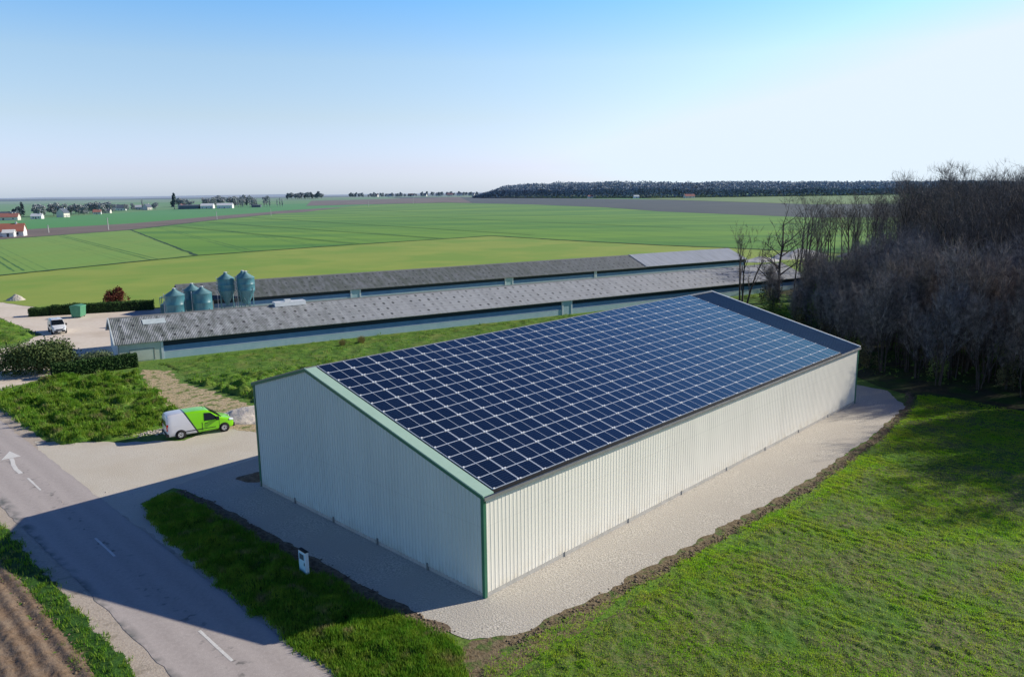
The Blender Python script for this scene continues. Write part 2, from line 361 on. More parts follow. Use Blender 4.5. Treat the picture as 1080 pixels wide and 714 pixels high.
for (a, b) in [((-225, 520), (-60, 300)), ((-238, 720), (10, 350)), ((-215, 900), (90, 400)), ((-180, 1000), (140, 480)), ((-235, 600), (-30, 330))]:
    for o in (-1.2, 1.2):
        d = Vector((b[0]-a[0], b[1]-a[1])).normalized(); q = Vector((-d.y, d.x))*o
        sheet('tramline', strip('', [(a[0]+q.x, a[1]+q.y), (b[0]+q.x, b[1]+q.y)], .6, 0, 0), .17, m_tram, drape=True)

# road frame: s along, n across
rd = Vector((-.7107, .7035)); rn = Vector((.7035, .7107))
def RP(s, n): p = rd*s + rn*n; return (p.x, p.y)
def mk_road():
    m = bpy.data.materials.new('road_asphalt'); m.use_nodes = True; g = NG(m); x = g.obj(); nt = m.node_tree
    mp = nt.nodes.new('ShaderNodeVectorMath'); mp.operation = 'DOT_PRODUCT'; nt.links.new(g.co, mp.inputs[0]); mp.inputs[1].default_value = (rn.x, rn.y, 0)
    n_ = g.math('ADD', mp.outputs['Value'], g.rng(g.noise(.25, 3), 0, 1, -.25, .25))
    def bell(c, wd): return g.rng(g.math('ABSOLUTE', g.math('SUBTRACT', n_, c)), 0, wd, 1, 0)
    tr = g.math('MAXIMUM', g.math('MAXIMUM', bell(10.0, .55), bell(11.2, .5)), g.math('MAXIMUM', bell(12.4, .5), bell(13.6, .55)))
    c = g.mix(g.rng(g.noise(5, 8), .35, .65), (.52, .46, .43), (.60, .54, .51))
    c = g.mix(g.math('MULTIPLY', tr, .5), c, (.70, .63, .59))
    c = g.mix(g.math('MULTIPLY', bell(9.5, .45), g.rng(g.noise(1.3, 5), .4, .6)), c, (.13, .15, .14))
    c = g.mix(g.math('MULTIPLY', bell(11.8, .7), g.rng(g.noise(2.2, 6), .58, .66)), c, (.16, .16, .15))
    c = g.mix(g.rng(g.noise(38, 4), .35, .5), c, g.mix(.4, c, (.25, .22, .21))); g.col(c); g.b.inputs['Roughness'].default_value = .8
    g.bump(g.noise(30, 5), .5, .01); return m
sheet('road_shoulder', [RP(-40, 8.4), RP(75, 8.4), RP(190, 8.2), RP(190, 15.0), RP(75, 15.0), RP(-40, 14.5)], .008, m_shoulder, step=.5, amp=.45)
sheet('road', [RP(-40, 9.6), RP(35, 9.6), RP(52, 9.3), RP(190, 9.2), RP(190, 13.9), RP(75, 13.9), RP(-40, 13.8)], .020, mk_road(), step=.5, amp=.14, seed=9)
for s0 in (1.2, 14.3, 27.4, 40.5, 53.7, 78, 91, 104):
    sheet('road_marking', [RP(s0, 11.65), RP(s0+3.1, 11.68), RP(s0+3.1, 11.8), RP(s0, 11.77)], .026, m_mark, step=.12, amp=.02)
def arrow():
    pts = [(-33.12, 49.2), (-34.0, 50.05), (-34.75, 50.95), (-35.35, 51.8), (-35.75, 52.3)]
    st = strip('', pts, .26, 0, 0); n = len(pts)
    sheet('road_marking', st, .026, m_mark)
    sheet('road_marking', [(-36.25, 51.95), (-35.35, 52.75), (-36.9, 53.9)], .026, m_mark)
arrow()
# gravel
sheet('gravel_yard', [RP(33, 14.25), (-25.8, 44.9), (-33.9, 53), (-36.5, 56.2), (-30.0, 55.8), (-25, 56), (-20, 70), (-14, 66), (-10, 40), (-21.5, 46.2), (-22.5, 43.7)], .012, m_gravel, step=.35, amp=.35)
sheet('gravel_pad', [(-21.8, 46.6), (-17.4, 42.9), (-13.5, 39.1), (-10.1, 35.7), (-6.1, 31.9), (-3.4, 29.8), (-1.9, 28.9), (.8, 29.2), (5.0, 33.2), (10.7, 38.5), (18.4, 45.9), (26.7, 54.8), (33.2, 62.7), (34.2, 68.0), (31.5, 71.5), (24, 74), (-14, 60), (-18, 52)], .016, m_pad, step=.35, amp=.3, seed=4)
sheet('farm_yard', [(-140, 190), (-104, 152), (-90, 138.5), (-77.3, 127), (-58, 128), (-48, 122), (-20, 130), (10, 146), (60, 180), (110, 225), (130, 215), (75, 175), (-30, 104), (-43.5, 86), (-46, 80), (-49.5, 74.5), (-49.2, 70.2), (-60, 60), (-72, 64), (-110, 60), (-120, 75), (-75, 86), (-62.5, 95), (-64.5, 104), (-77, 116), (-100, 140), (-140, 175)], .014, m_yard, step=.5, amp=.6, seed=6)
sheet('dirt_track', [(-39.8, 80.5), (-36.6, 80.3), (-33.0, 74.5), (-29.3, 71.4), (-23.4, 66.0), (-18, 62), (-19, 58), (-23.4, 58.8), (-27.6, 61.5), (-32.5, 68.8), (-36.5, 74.5)], .018, m_dirt, step=.3, amp=.9, seed=8)
sheet('bare_soil', [(-1.8, 28.8), (.6, 29.6), (4.8, 33.3), (10.6, 38.6), (18.4, 45.9), (26.7, 54.8), (33.2, 62.7), (36, 67.5), (36.5, 66.7), (27.1, 54.2), (18.8, 45.1), (10.9, 37.8), (5.2, 32.6), (1.4, 28.0), (-1, 25.8), (-2.5, 27.5)], .022, mat('soil_margin', (.14, .10, .055), (.27, .215, .13), 4, 7, c3=(.09, .16, .03), s3=1.5, t3=(.5, .65), bump=1, bscale=7, dist=.08), step=.3, amp=.35)

tuft_h = lambda s, a: (lambda x, y: a*(np.clip(fbm(x*s, y*s, 4, 11)-.32, 0, 1)**1.2)*2.2)
VERGE = [(-22.2, 43.6), (-21.2, 45.2), (-17.4, 42.0), (-13.5, 38.3), (-10.1, 35.1), (-6.1, 31.4), (-4.7, 30.4), (-3.3, 29.3), (-2.2, 28.2), (-1.6, 25), (-4, 22.8), (-6.2, 26.0), (-8.0, 27.7), (-9.7, 29.4), (-15.6, 35.5), (-20.4, 40.7)]
sheet('bare_soil', strip('', [(-21.3, 45.5), (-17.2, 42.3), (-13.3, 38.6), (-9.9, 35.4), (-5.9, 31.7), (-3.0, 29.3)], 1.0, 0, 0), .024, m_clod, step=.3, amp=.3)
patch('verge_grass', VERGE, .09, tuft_h(1.1, .30), m_grassA, wob=.4, fall=1.1)
LVERGE = [RP(75, 8.6), RP(62, 8.6), RP(48, 8.65), RP(30, 8.75), RP(5, 8.7), RP(5, 7.3), RP(30, 7.5), RP(41, 7.5), RP(46, 7.0), RP(58, 6.7), RP(75, 6.4)]
patch('verge_grass', LVERGE, .09, tuft_h(1.2, .16), m_grassA, wob=.3, fall=.9)
PL = [RP(75, 6.8), RP(60, 7.0), RP(46, 7.3), RP(41, 7.8), RP(30, 7.7), RP(5, 7.6), RP(5, -14), RP(75, -14)]
def fur(x, y):
    n = x*rn.x + y*rn.y + (fbm(x*.35, y*.35, 2, 5)-.5)*.25
    return .05 + .045*(np.sin(n*2*PI/.72)) + .04*np.cos(n*2*PI/2.9) + .09*(fbm(x*5, y*5, 3, 2)-.3)
patch('ploughed_field', PL, .08, fur, m_soil, wob=.2)
MEAD_L = [(-38.5, 58.9), (-47.3, 67.8), (-49.0, 72.5), (-46, 76.5), (-39.8, 79.0), (-36.3, 74.0), (-32.0, 67.8), (-28.3, 63.0), (-27.8, 59.0), (-30.3, 56.6), (-33.9, 55.3)]
patch('meadow', MEAD_L, .13, tuft_h(1.0, .75), m_mead, wob=.5)
MEAD_M = [(-36.0, 80.5), (-39.5, 83.8), (-33.9, 88.6), (-24.3, 95.6), (-8.1, 105.3), (8.6, 115), (25, 124.5), (48, 139), (50, 120), (34, 98), (20, 84), (-14, 58), (-17, 62), (-21.5, 65.7), (-28.6, 71.9), (-32.5, 75.0)]
def hm(x, y):
    near = np.clip(1.25 - (y - .6*x - 88)/9., .25, 1)      # rough grass by the hangar, mown by the shed
    return near*tuft_h(1.0, .8)(x, y)
patch('meadow', MEAD_M, .18, hm, m_mead, wob=.6)
MEAD_F = [(-110, 118), (-79.4, 117.5), (-65.8, 104.7), (-64.0, 98), (-67.5, 93.5), (-80, 89.5), (-110, 86)]
patch('meadow', MEAD_F, .35, tuft_h(.6, .8), m_mead, wob=.6)
# crop field on the right
FIELD = [(-1.2, 25.5), (1.6, 27.9), (5.4, 32), (11, 37), (19, 44.4), (27.4, 53.4), (34, 61.6), (35.5, 64.5), (36.3, 65.8), (44.5, 55.5), (80, 27), (80, 12), (4, 12)]
bd = Vector((.6952, .7188)); bn = Vector((-.7188, .6952))
def hf(x, y):
    a = x*bd.x + y*bd.y; b = x*bn.x + y*bn.y + (fbm(x*.1, y*.1, 2, 9)-.5)*2
    tr = np.exp(-((b+22.5)/.25)**2) + np.exp(-((b+24.4)/.25)**2) + np.exp(-((b+2)/.22)**2)*.6 + np.exp(-((b+3.9)/.22)**2)*.6
    wv = np.sin(a*2*PI/.55 + 11*fbm(x*.45, y*.45, 3, 4))*.5+.5
    return .05 + .20*np.clip(fbm(x*2.6, y*2.6, 4, 6)-.3, 0, 1) + .055*wv*fbm(x*.5, y*.5, 2, 8)*(fbm(x*.12+7, y*.12, 2, 31) > .42) - .09*np.clip(tr, 0, 1)
patch('crop_field', FIELD, .10, hf, m_field, wob=.35, fall=.8)

CLEAR = np.array
tufts('grass_tufts', VERGE, 14000, m_blade, 9, (.10, .26), .022, .10, .03, 'thick dark green grass on the verge between road and hangar', 'grass', seed=2, ext=.12, zf=tuft_h(1.1, .30), zfall=1.1)
tufts('grass_tufts', LVERGE, 9000, m_blade, 9, (.10, .26), .022, .10, .03, 'bright green grass strip between road and ploughed field', 'grass', seed=3, ext=.12, zf=tuft_h(1.2, .16), zfall=.9)
tufts('grass_tufts', MEAD_L, 9000, m_blade, 7, (.12, .38), .04, .16, .05, 'rough tufted grass on the triangular plot beside the green van', 'grass', seed=4, zf=tuft_h(1.0, .7), dens=lambda x, y: np.clip((fbm(x*1., y*1., 4, 11)-.45)*6, .05, 1))
tufts('grass_tufts', MEAD_M, 12000, m_blade, 7, (.12, .36), .045, .18, .05, 'rough grass behind the hangar in front of the long shed', 'grass', seed=5, zf=lambda x, y: hm(x, y)*.9, dens=lambda x, y: np.clip(1.25 - (y - .6*x - 88)/9., .12, 1)*np.clip((fbm(x*1., y*1., 4, 11)-.38)*5, .05, 1))
tufts('crop_plants', [(-1.2, 26.5), (1.0, 28.7), (5.4, 32), (11, 37), (19, 44.4), (27.4, 53.4), (34, 61.6), (36.5, 66), (45, 56), (55, 43), (30, 22), (4, 20)], 105000, m_blade2, 5, (.04, .11), .016, .11, .09, 'young green cereal plants covering the field right of the hangar', 'crop', seed=6, ext=.5, zf=lambda x, y: .0 + hf(x, y),
      dens=lambda x, y: np.clip((fbm(x*.45, y*.45, 4, 21)-.3)*3.2, .3, 1))
tufts('dry_grass', MEAD_F, 3000, m_blade, 6, (.15, .4), .07, .2, .05, 'grass on the small plot left of the parked white van', 'grass', seed=8)

def clods(name, pts, n, sp, size, m, label, cat, seed=1, z0=.03):
    g = random.Random(seed); V = []; Fc = []
    ico = bmesh.new(); bmesh.ops.create_icosphere(ico, subdivisions=1, radius=1); iv = np.array([v.co[:] for v in ico.verts]); ifc = np.array([[v.index for v in f.verts] for f in ico.faces]); ico.free()
    segs = [(pts[i], pts[i+1]) for i in range(len(pts)-1)]; Ls = [math.dist(*s) for s in segs]
    for i in range(n):
        a, b = g.choices(segs, Ls)[0]; t = g.random(); x = a[0]+(b[0]-a[0])*t+g.gauss(0, sp); y = a[1]+(b[1]-a[1])*t+g.gauss(0, sp)
        s = g.uniform(*size)*(.5+g.random()**3)
        q = iv*(1+rng.uniform(-.35, .35, iv.shape))*s*np.array([1, 1, .6]); V.append(q+np.array([x, y, z0])); Fc.append(ifc+len(iv)*i)
    o = np_obj(name, np.concatenate(V), np.concatenate(Fc), m); return tag(o, label, cat, kind='stuff')
clods('soil_clods', [(-.2, 28.4), (5.2, 32.9), (10.9, 38.0), (18.7, 45.4), (27.0, 54.3), (33.5, 62.4), (35.8, 67.5)], 2800, .2, (.02, .075), m_clod, 'brown soil clods heaped between gravel strip and crop field', 'soil')
clods('soil_clods', [RP(70, 6.6), RP(43, 7.4), RP(20, 7.4)], 1800, .22, (.02, .07), m_clod, 'soil crumbs along the edge of the ploughed field', 'soil', seed=3)
clods('soil_clods', [(-21.0, 45.6), (-17.2, 42.3), (-13.3, 38.6), (-9.9, 35.4), (-5.9, 31.7), (-3.0, 29.4)], 2600, .22, (.02, .07), m_clod, 'dark soil clods along the hangar side of the grass verge', 'soil', seed=12)
m_rub = mat('rubble', (.62, .57, .50), (.45, .40, .34), 6, 5)
clods('rubble', [(-31.5, 57.6), (-29.5, 58.0), (-26.5, 58.7)], 900, .45, (.03, .13), m_rub, 'pale stone rubble spread on the ground behind the green van', 'rubble', seed=4)
clods('rubble', [(-30, 45.7), (-18.5, 44.5)], 0 or 30, .8, (.02, .05), m_rub, 'loose stones at the gravel entrance off the road', 'stones', seed=5)
def heap(name, cx, cy, rx, ry, h, m, label, cat, seed):
    X = np.linspace(-1.15, 1.15, 70); gx, gy = np.meshgrid(X, X); r = np.hypot(gx, gy) + (fbm(gx*2+5, gy*2+9, 3, seed)-.5)*.35
    z = h*np.clip(1-r, -.1, 1)**.9 if False else h*(np.clip(1-r, 0, 1)**.8)*(1) + (fbm(gx*7+3, gy*7, 4, seed)-.5)*.16*np.clip(1.1-r, 0, 1)
    z = np.where(r > 1, -.05, z)
    idx = np.arange(4900).reshape(70, 70); q = np.stack([idx[:-1, :-1], idx[:-1, 1:], idx[1:, 1:], idx[1:, :-1]], -1).reshape(-1, 4)
    o = np_obj(name, np.stack([gx.ravel()*rx, gy.ravel()*ry, z.ravel()], -1), q, m, smooth=True); o.location = (cx, cy, .02); return tag(o, label, cat)
heap('gravel_heap', -21.9, 62.6, 2.9, 2.5, .8, mat('heap_mat', (.78, .69, .58), (.88, .80, .70), 5, 7, bump=.8, bscale=9, dist=.05), 'low pale heap of gravel in front of the green van', 'heap', 3)
heap('soil_heap', -16.6, 47.9, 1.5, .9, .35, m_clod, 'small dark heap of soil in shade at the hangar corner', 'heap', 7)

# ------------------------------------------------------------------ hangar
E_ = R(45.95); NX, NY = -1.368, 32.193
Wd, LL, hl, hr, a_, hk = 20.44, 44.35, 6.65, 4.869, 14.157, 8.487
def clad(name, base, dark, rib=.25):
    return mat(name, base, tuple(c*.93 for c in base), .6, 5, rough=.5, spec=.4, metal=.0)
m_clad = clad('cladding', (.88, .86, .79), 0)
m_clad_shade = mat('cladding_shade_tone', (.68, .76, .72), (.60, .69, .67), .35, 5, rough=.5, spec=.4)  # same cladding, darker and bluer: the gable's shade is put into the colour
m_green = mat('green_trim', (.045, .16, .10), (.05, .18, .11), 2, rough=.45)
m_pgreen = mat('pale_green_flashing', (.38, .56, .46), (.41, .59, .49), 2, rough=.4)
m_white = mat('white_metal', (.78, .79, .80), (.70, .72, .74), 3, rough=.4)
m_gutter = mat('gutter_metal', (.24, .25, .25), (.31, .32, .31), 2, rough=.45, metal=.3)
m_black = mat('black_rubber', (.012, .012, .014), rough=.6)
m_plinth = mat('concrete', (.42, .41, .38), (.52, .50, .47), 3, 6, bump=.3)
m_roofd = mat('roof_sheet', (.007, .032, .085), (.009, .038, .10), .5, rough=.38, spec=.5)
hang = empty('storage_hangar', (NX, NY, 0), E_, 'large cream clad hangar whose roof is covered in solar panels', 'hangar')
def zt(y): return hr + (hk-hr)*y/a_ if y <= a_ else hk + (hl-hk)*(y-a_)/(Wd-a_)
def weather(m, base):
    g = NG(m); x = g.obj(); c = g.mix(g.rng(g.noise(.5, 5, scl=(1.5, 1.5, .25)), .35, .7), base, tuple(k*.93 for k in base))
    sp = g.math('MULTIPLY', g.rng(x['Z'], .2, 1.0, 1, 0), g.rng(g.noise(1.6, 6), .4, .65)); c = g.mix(g.math('MULTIPLY', sp, .45), c, tuple(k*v for k, v in zip(base, (.72, .66, .56))))
    c = g.mix(g.math('MULTIPLY', g.rng(g.math('ABSOLUTE', g.math('SUBTRACT', x['Z'], 3.4)), .0, .03, 1, 0), .25), c, tuple(k*.6 for k in base)); g.col(c)
weather(m_clad, (.88, .85, .77)); weather(m_clad_shade, (.60, .69, .69))
def corr_wall(L, ztop, place, pitch=.25, dep=.013, name='wall', z0=.22):
    mb = MB(); prof = []; k = 0.0
    while k < L-1e-6:
        for dx, dd in ((0, 0), (.55, 0), (.66, 1), (.89, 1)):
            x = k+dx*pitch
            if x < L: prof.append((x, dd*dep))
        k += pitch
    prof.append((L, 0))
    v = []; f = []
    for x, d in prof:
        v.append(place(x, d, z0)); v.append(place(x, d, ztop(x)))
    f = [(2*i, 2*i+2, 2*i+3, 2*i+1) for i in range(len(prof)-1)]
    mb.add(v, f); return mb.build(name, m_clad_shade if name == 'gable_wall' else m_clad, hang)
corr_wall(LL, lambda x: hr-.02, lambda x, d, z: (x, -d, z))                   # long sunny wall
corr_wall(LL, lambda x: hl-.02, lambda x, d, z: (x, Wd+d, z))
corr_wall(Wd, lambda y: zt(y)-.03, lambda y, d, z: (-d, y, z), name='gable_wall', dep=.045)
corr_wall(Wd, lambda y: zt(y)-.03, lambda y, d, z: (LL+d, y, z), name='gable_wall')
mb = MB(); mb.box(-.01, LL+.01, -.012, .2, 0, .215); mb.box(-.01, LL+.01, Wd-.2, Wd+.012, 0, .215); mb.box(-.012, .2, .2, Wd-.2, 0, .215); mb.box(LL-.2, LL+.012, .2, Wd-.2, 0, .215); mb.build('plinth', m_plinth, hang)
mb = MB()
for y in np.arange(4, Wd, 4.1): mb = MB(); mb.box(-.09, -.013, y-.05, y+.05, 0, .36); mb.build('plinth_joint', m_gutter, hang)
for x in np.arange(5.6, LL, 5.5): mb = MB(); mb.box(x-.035, x+.035, -.06, -.013, 0, .27); mb.build('plinth_joint', m_plinth, hang)
for (x, y) in ((0, 0), (LL, 0), (0, Wd), (LL, Wd)):
    mb = MB(); sx_ = -1 if x == 0 else 1; sy_ = -1 if y == 0 else 1
    mb.box(min(x-.06*sx_*0, x+.055*sx_), max(x, x+.055*sx_), min(y-.11*sy_, y+.055*sy_), max(y-.11*sy_, y+.055*sy_), .0, (hr if y == 0 else hl)-.03)
    mb.box(min(x-.11*sx_, x-.001*sx_), max(x-.11*sx_, x-.001*sx_), min(y, y+.055*sy_), max(y, y+.055*sy_), .0, (hr if y == 0 else hl)-.03)
    mb.build('corner_trim', m_green if y == 0 else (m_green if x == 0 else m_white), hang)
# roof slabs
slR = math.atan2(hk-hr, a_); slL = math.atan2(hl-hk, Wd-a_)
mb = MB(); ov = .12
mb.prism([(-ov, hr-math.tan(slR)*ov), (a_, hk), (a_, hk+.1), (-ov, hr-math.tan(slR)*ov+.1)], -.06, LL+.06)
x = 0.2
while x < LL: # standing ribs
    mb.prism([(-ov, hr-math.tan(slR)*ov+.101), (a_-.15, hk-math.tan(slR)*.15+.101), (a_-.15, hk-math.tan(slR)*.15+.135), (-ov, hr-math.tan(slR)*ov+.135)], x, x+.05); x += .333
roof = mb.build('roof', m_roofd, hang)
mb = MB(); mb.prism([(a_, hk), (Wd+ov, hl+math.tan(slL)*ov), (Wd+ov, hl+math.tan(slL)*ov+.1), (a_, hk+.1)], -.06, LL+.06); mb.build('roof', m_roofd, hang)
mb = MB(); mb.prism([(a_-.22, hk-.22*math.tan(slR)+.14), (a_, hk+.145), (a_+.25, hk+.25*math.tan(slL)+.11), (a_+.25, hk+.25*math.tan(slL)+.13), (a_, hk+.17), (a_-.22, hk-.22*math.tan(slR)+.16)], -.08, LL+.08); mb.build('ridge_cap', m_gutter, hang)
def rake(x0, x1, dep, m, ys, nm, lift=.15):
    mb = MB()
    for (y0, z0, y1, z1) in ys: mb.prism([(y0, z0+.102), (y1, z1+.102), (y1, z1+lift), (y0, z0+lift)], x0, x1)
    return mb.build(nm, m, hang)
ysr = [(-ov-.02, hr-math.tan(slR)*(ov+.02), a_, hk)]; ysl = [(a_, hk, Wd+ov, hl+math.tan(slL)*ov)]
rake(-.14, .52, 0, m_pgreen, ysr, 'rake_flashing', .165)
rake(-.14, .05, 0, m_gutter, ysl, 'rake_flashing', .165)
rake(LL-.02, LL+.14, 0, m_white, ysr+ysl, 'rake_flashing', .19)
mb = MB()
for (y0, z0, y1, z1) in ysr+ysl: mb.prism([(y0, z0-.06), (y1, z1-.06), (y1, z1+.101), (y0, z0+.101)], -.14, -.062)
mb.build('barge_board', m_green, hang)
mb = MB(); mb.prism([(-.215, hr-.12), (-.125, hr-.12), (-.125, hr-.01), (-.215, hr-.01)], -.1, LL+.1); mb.build('gutter', m_gutter, hang)
# solar panels
def solar_mat():
    m = bpy.data.materials.new('solar_cells'); m.use_nodes = True; g = NG(m); x = g.obj()
    fy = g.math('FRACT', g.math('MULTIPLY', x['Y'], 1/.158)); ln = g.math('GREATER_THAN', g.math('ABSOLUTE', g.math('SUBTRACT', fy, .5)), .34)
    fx = g.math('FRACT', g.math('MULTIPLY', x['X'], 1/.158)); lx = g.math('GREATER_THAN', g.math('ABSOLUTE', g.math('SUBTRACT', fx, .5)), .47)
    oi = m.node_tree.nodes.new('ShaderNodeObjectInfo')
    base = g.mix(oi.outputs['Random'], (.009, .021, .036), (.013, .028, .048))
    base = g.mix(g.math('MULTIPLY', ln, .9), base, (.0005, .001, .003)); base = g.mix(g.math('MULTIPLY', lx, .5), base, (.02, .035, .09))
    g.col(base); g.b.inputs['Roughness'].default_value = .22; g.b.inputs['IOR'].default_value = 1.9; g.b.inputs['Specular IOR Level'].default_value = .55
    return m
m_cell = solar_mat(); m_alu = mat('panel_frame', (.52, .58, .68), (.47, .53, .63), 2, rough=.4, spec=.5)
m_clamp = mat('clamp', (.9, .92, .95), rough=.35)
PW, PH = 1.728, 1.036
mb = MB(); w_, h_, fr = PW-.02, PH-.010, .022
mb.add([(fr+.012, fr, .036), (w_-fr-.012, fr, .036), (w_-fr-.012, h_-fr, .036), (fr+.012, h_-fr, .036)], [(0, 1, 2, 3)], 0)
mb.box(0, fr+.012, 0, h_, 0, .04, 1); mb.box(w_-fr-.012, w_, 0, h_, 0, .04, 1); mb.box(fr+.012, w_-fr-.012, 0, fr, 0, .04, 1); mb.box(fr+.012, w_-fr-.012, h_-fr, h_, 0, .04, 1)
mb.box(w_/2-.015, w_/2+.015, fr, h_-fr, .030, .0395, 1)
mb.box(.02, .13, -.03, .03, .041, .075, 2); mb.box(w_-.13, w_-.02, -.03, .03, .041, .075, 2)
pme = mb.mesh('solar_panel', [m_cell, m_alu, m_clamp])
pl = []; NC, NR = 23, 14
u_ = Vector((0, math.cos(slR), math.sin(slR))); nn = Vector((0, -math.sin(slR), math.cos(slR)))
hm_ = Matrix.Rotation(E_, 4, 'Z'); hm_.translation = (NX, NY, 0)
for i in range(NC):
    for j in range(NR):
        o = Vector((.62+i*PW, 0, hr+.145)) + u_*(.02+j*PH) ; pl.append(((hm_@(o+Vector((.8, .5, .1)))-Vector((0, 0, HC))).length, i, j, o))
pl.sort(key=lambda q: q[0]); RX = Matrix.Rotation(slR, 4, 'X')
for d, i, j, o in pl[:100]:
    ob = bpy.data.objects.new('solar_panel', pme); link(ob, hang); mm = RX.copy(); mm.translation = o; ob.matrix_local = mm; ob['group'] = 'solar panels on the hangar roof'
big = MB()
bv = [RX.to_3x3()@Vector(v) for v in mb.v]
# the remaining panels, one object; local axes lie in the roof plane so that the cell grid stays square
org = Vector((.62, 0, hr+.145)) + u_*.02
for d, i, j, o in pl[100:]:
    big.add([(v[0]+i*PW, v[1]+j*PH, v[2]) for v in mb.v], mb.f, 0); big.m[-len(mb.m):] = mb.m
ob = big.build('solar_panels', [m_cell, m_alu, m_clamp], hang); mm = RX.copy(); mm.translation = org; ob.matrix_local = mm; ob['kind'] = 'stuff'
mb = MB()   # black seal strips round the array
mb.prism([(.0, hr+.12), (.0, hr+.15), (a_-.1, hk+.12), (a_-.1, hk+.09)], .545, .60)
mb.prism([(-.13, hr+.055), (-.02, hr+.10), (-.02, hr+.16), (-.13, hr+.12)], .545, .62+NC*PW)
mb.build('edge_seal', m_black, hang)

# ------------------------------------------------------------------ livestock sheds
TH = R(31.16); sd = Vector((math.cos(TH), math.sin(TH))); sn = Vector((-sd.y, sd.x)); A0 = Vector((-43.96, 84.12))
def roof_mat(name, moss_lo, moss_hi, base=(.38, .40, .43), base2=(.52, .54, .57), dots=True):
    m = bpy.data.materials.new(name); m.use_nodes = True; g = NG(m); x = g.obj()
    c = g.mix(g.rng(g.noise(.8, 6, scl=(2, .12, 1)), .3, .7), base, tuple(.6*p_+.4*q_ for p_, q_ in zip(base, base2)))
    c = g.mix(g.rng(g.noise(.5, 5, scl=(3.5, .12, 1)), .45, .75), c, tuple(k*.78 for k in base))
    ms = g.math('MULTIPLY', g.rng(x['X'], moss_lo, moss_hi, 1, 0), g.rng(g.noise(.9, 7, scl=(1.6, .35, 1)), .35, .6))
    c = g.mix(g.math('MULTIPLY', ms, .8), c, (.085, .105, .09))
    if dots:
        fx = g.math('FRACT', g.math('MULTIPLY', x['X'], 1/1.35)); fy = g.math('FRACT', g.math('MULTIPLY', x['Y'], 1/1.42))
        dx = g.math('MULTIPLY', g.math('SUBTRACT', fx, .5), 1.35); dy = g.math('MULTIPLY', g.math('SUBTRACT', fy, .5), 1.42)
        dd = g.math('ADD', g.math('POWER', g.math('ABSOLUTE', dx), 2.), g.math('POWER', g.math('MULTIPLY', g.math('ABSOLUTE', dy), .75), 2.))
        c = g.mix(g.math('MULTIPLY', g.rng(dd, .012, .055, 1, 0), g.rng(g.noise(.35, 2), .3, .6)), c, (.04, .045, .05))
        sl = g.rng(g.math('ABSOLUTE', dy), .60, .70, 0, .35); c = g.mix(sl, c, (.12, .125, .13))
    g.col(c); g.b.inputs['Roughness'].default_value = .8
    wv = g.math('SINE', g.math('MULTIPLY', x['X'], 2*PI/.177)); g.bump(wv, .7, .03); return m
m_shedA = roof_mat('shed_roof_mat', 6, 38); m_shedB = roof_mat('shed_roof_dark', 70, 118, (.17, .19, .21), (.26, .28, .31)); m_shedN = roof_mat('shed_roof_new', -9, -5, (.38, .42, .50), (.44, .48, .56), False)
m_curt = mat('curtain', (.12, .24, .42), (.16, .29, .48), .8, 5, rough=.7)
m_low = mat('shed_plinth', (.34, .50, .56), (.42, .56, .60), 1.2, 6)
m_dk = mat('shed_dark', (.03, .045, .06), rough=.9)
m_cream = mat('shed_cream', (.50, .56, .48), (.58, .62, .55), 1.5, rough=.6)
m_whitew = mat('shed_white', (.62, .68, .70), (.52, .60, .64), 2)
def shed(name, x0, x1, off, W, he, hrg, label, mr, posts, cat='shed', head=4.4):
    o = A0 + sn*off; r = empty(name, (o.x, o.y, 0), TH, label, cat)
    for (ya, za, yb, zb, nm) in ((-.35, he-.13, W/2, hrg, 'roof'), (W+.35, he-.13, W/2, hrg, 'roof')):
        segs = mr if isinstance(mr, list) else [(x0-.3, x1+.3, mr, 0)]
        for s0, s1, mm_, dz in segs:
            mb = MB(); mb.prism([(ya, za+dz), (yb, zb+dz), (yb, zb+.1+dz), (ya, za+.1+dz)], s0, s1); mb.build(nm, mm_, r)
    mb = MB(); mb.prism([(W/2-.3, hrg+.0), (W/2, hrg+.14), (W/2+.3, hrg+.0), (W/2, hrg+.10)], x0-.3, x1+.3); mb.build('ridge_cap', m_gutter, r)
    mb = MB(); mb.box(x0+head, x1, .0, .15, 0, .82); mb.build('low_wall', m_low, r)
    mb = MB(); mb.box(x0+head, x1, .10, .14, .82, 1.48); mb.build('curtain', m_curt, r)
    mb = MB(); mb.box(x0+head, x1, .2, .3, 1.4, he-.05); mb.build('eave_gap_shade', m_dk, r)  # dark panel, paints the shade in the gap under the eaves
    mb = MB(); mb.box(x0+head, x1, -.015, .02, .80, .86); mb.build('rail', m_whitew, r)
    mb = MB(); mb.box(x0, x0+head, -.02, .12, 0, he-.06); mb.build('wall', m_cream, r)
    mb = MB(); mb.box(x0, x1, W-.12, W, 0, he-.06); mb.build('wall', m_low, r)
    for xx in (x0, x1-.12):
        mb = MB(); mb.prism([(-.02 if xx == x0 else 0, 0), (W, 0), (W, he-.05), (W/2, hrg-.02), (-.02 if xx == x0 else 0, he-.05)], xx-.003, xx+.12); mb.build('gable_wall', m_whitew if xx == x0 else m_low, r)
    for px, pw in posts:
        for q0 in (px-pw, px+pw-.25): mb = MB(); mb.box(q0, q0+.25, -.12, .12, 0, he-.06); mb.build('pillar', m_whitew, r)
        mb = MB(); mb.box(px-pw+.25, px+pw-.25, -.05, .1, 0, he-.1); mb.build('door', m_low, r)
    return r
sA = shed('livestock_shed', 0, 116, 0, 11.4, 2.25, 4.32, 'long low livestock shed with grey fibre cement roof directly behind the hangar', m_shedA, [(61.2, .95)])
mb = MB(); mb.box(1.2, 3.6, -.045, -.021, .1, 1.35); dr = mb.build('door', m_cream, sA)
mb = MB()
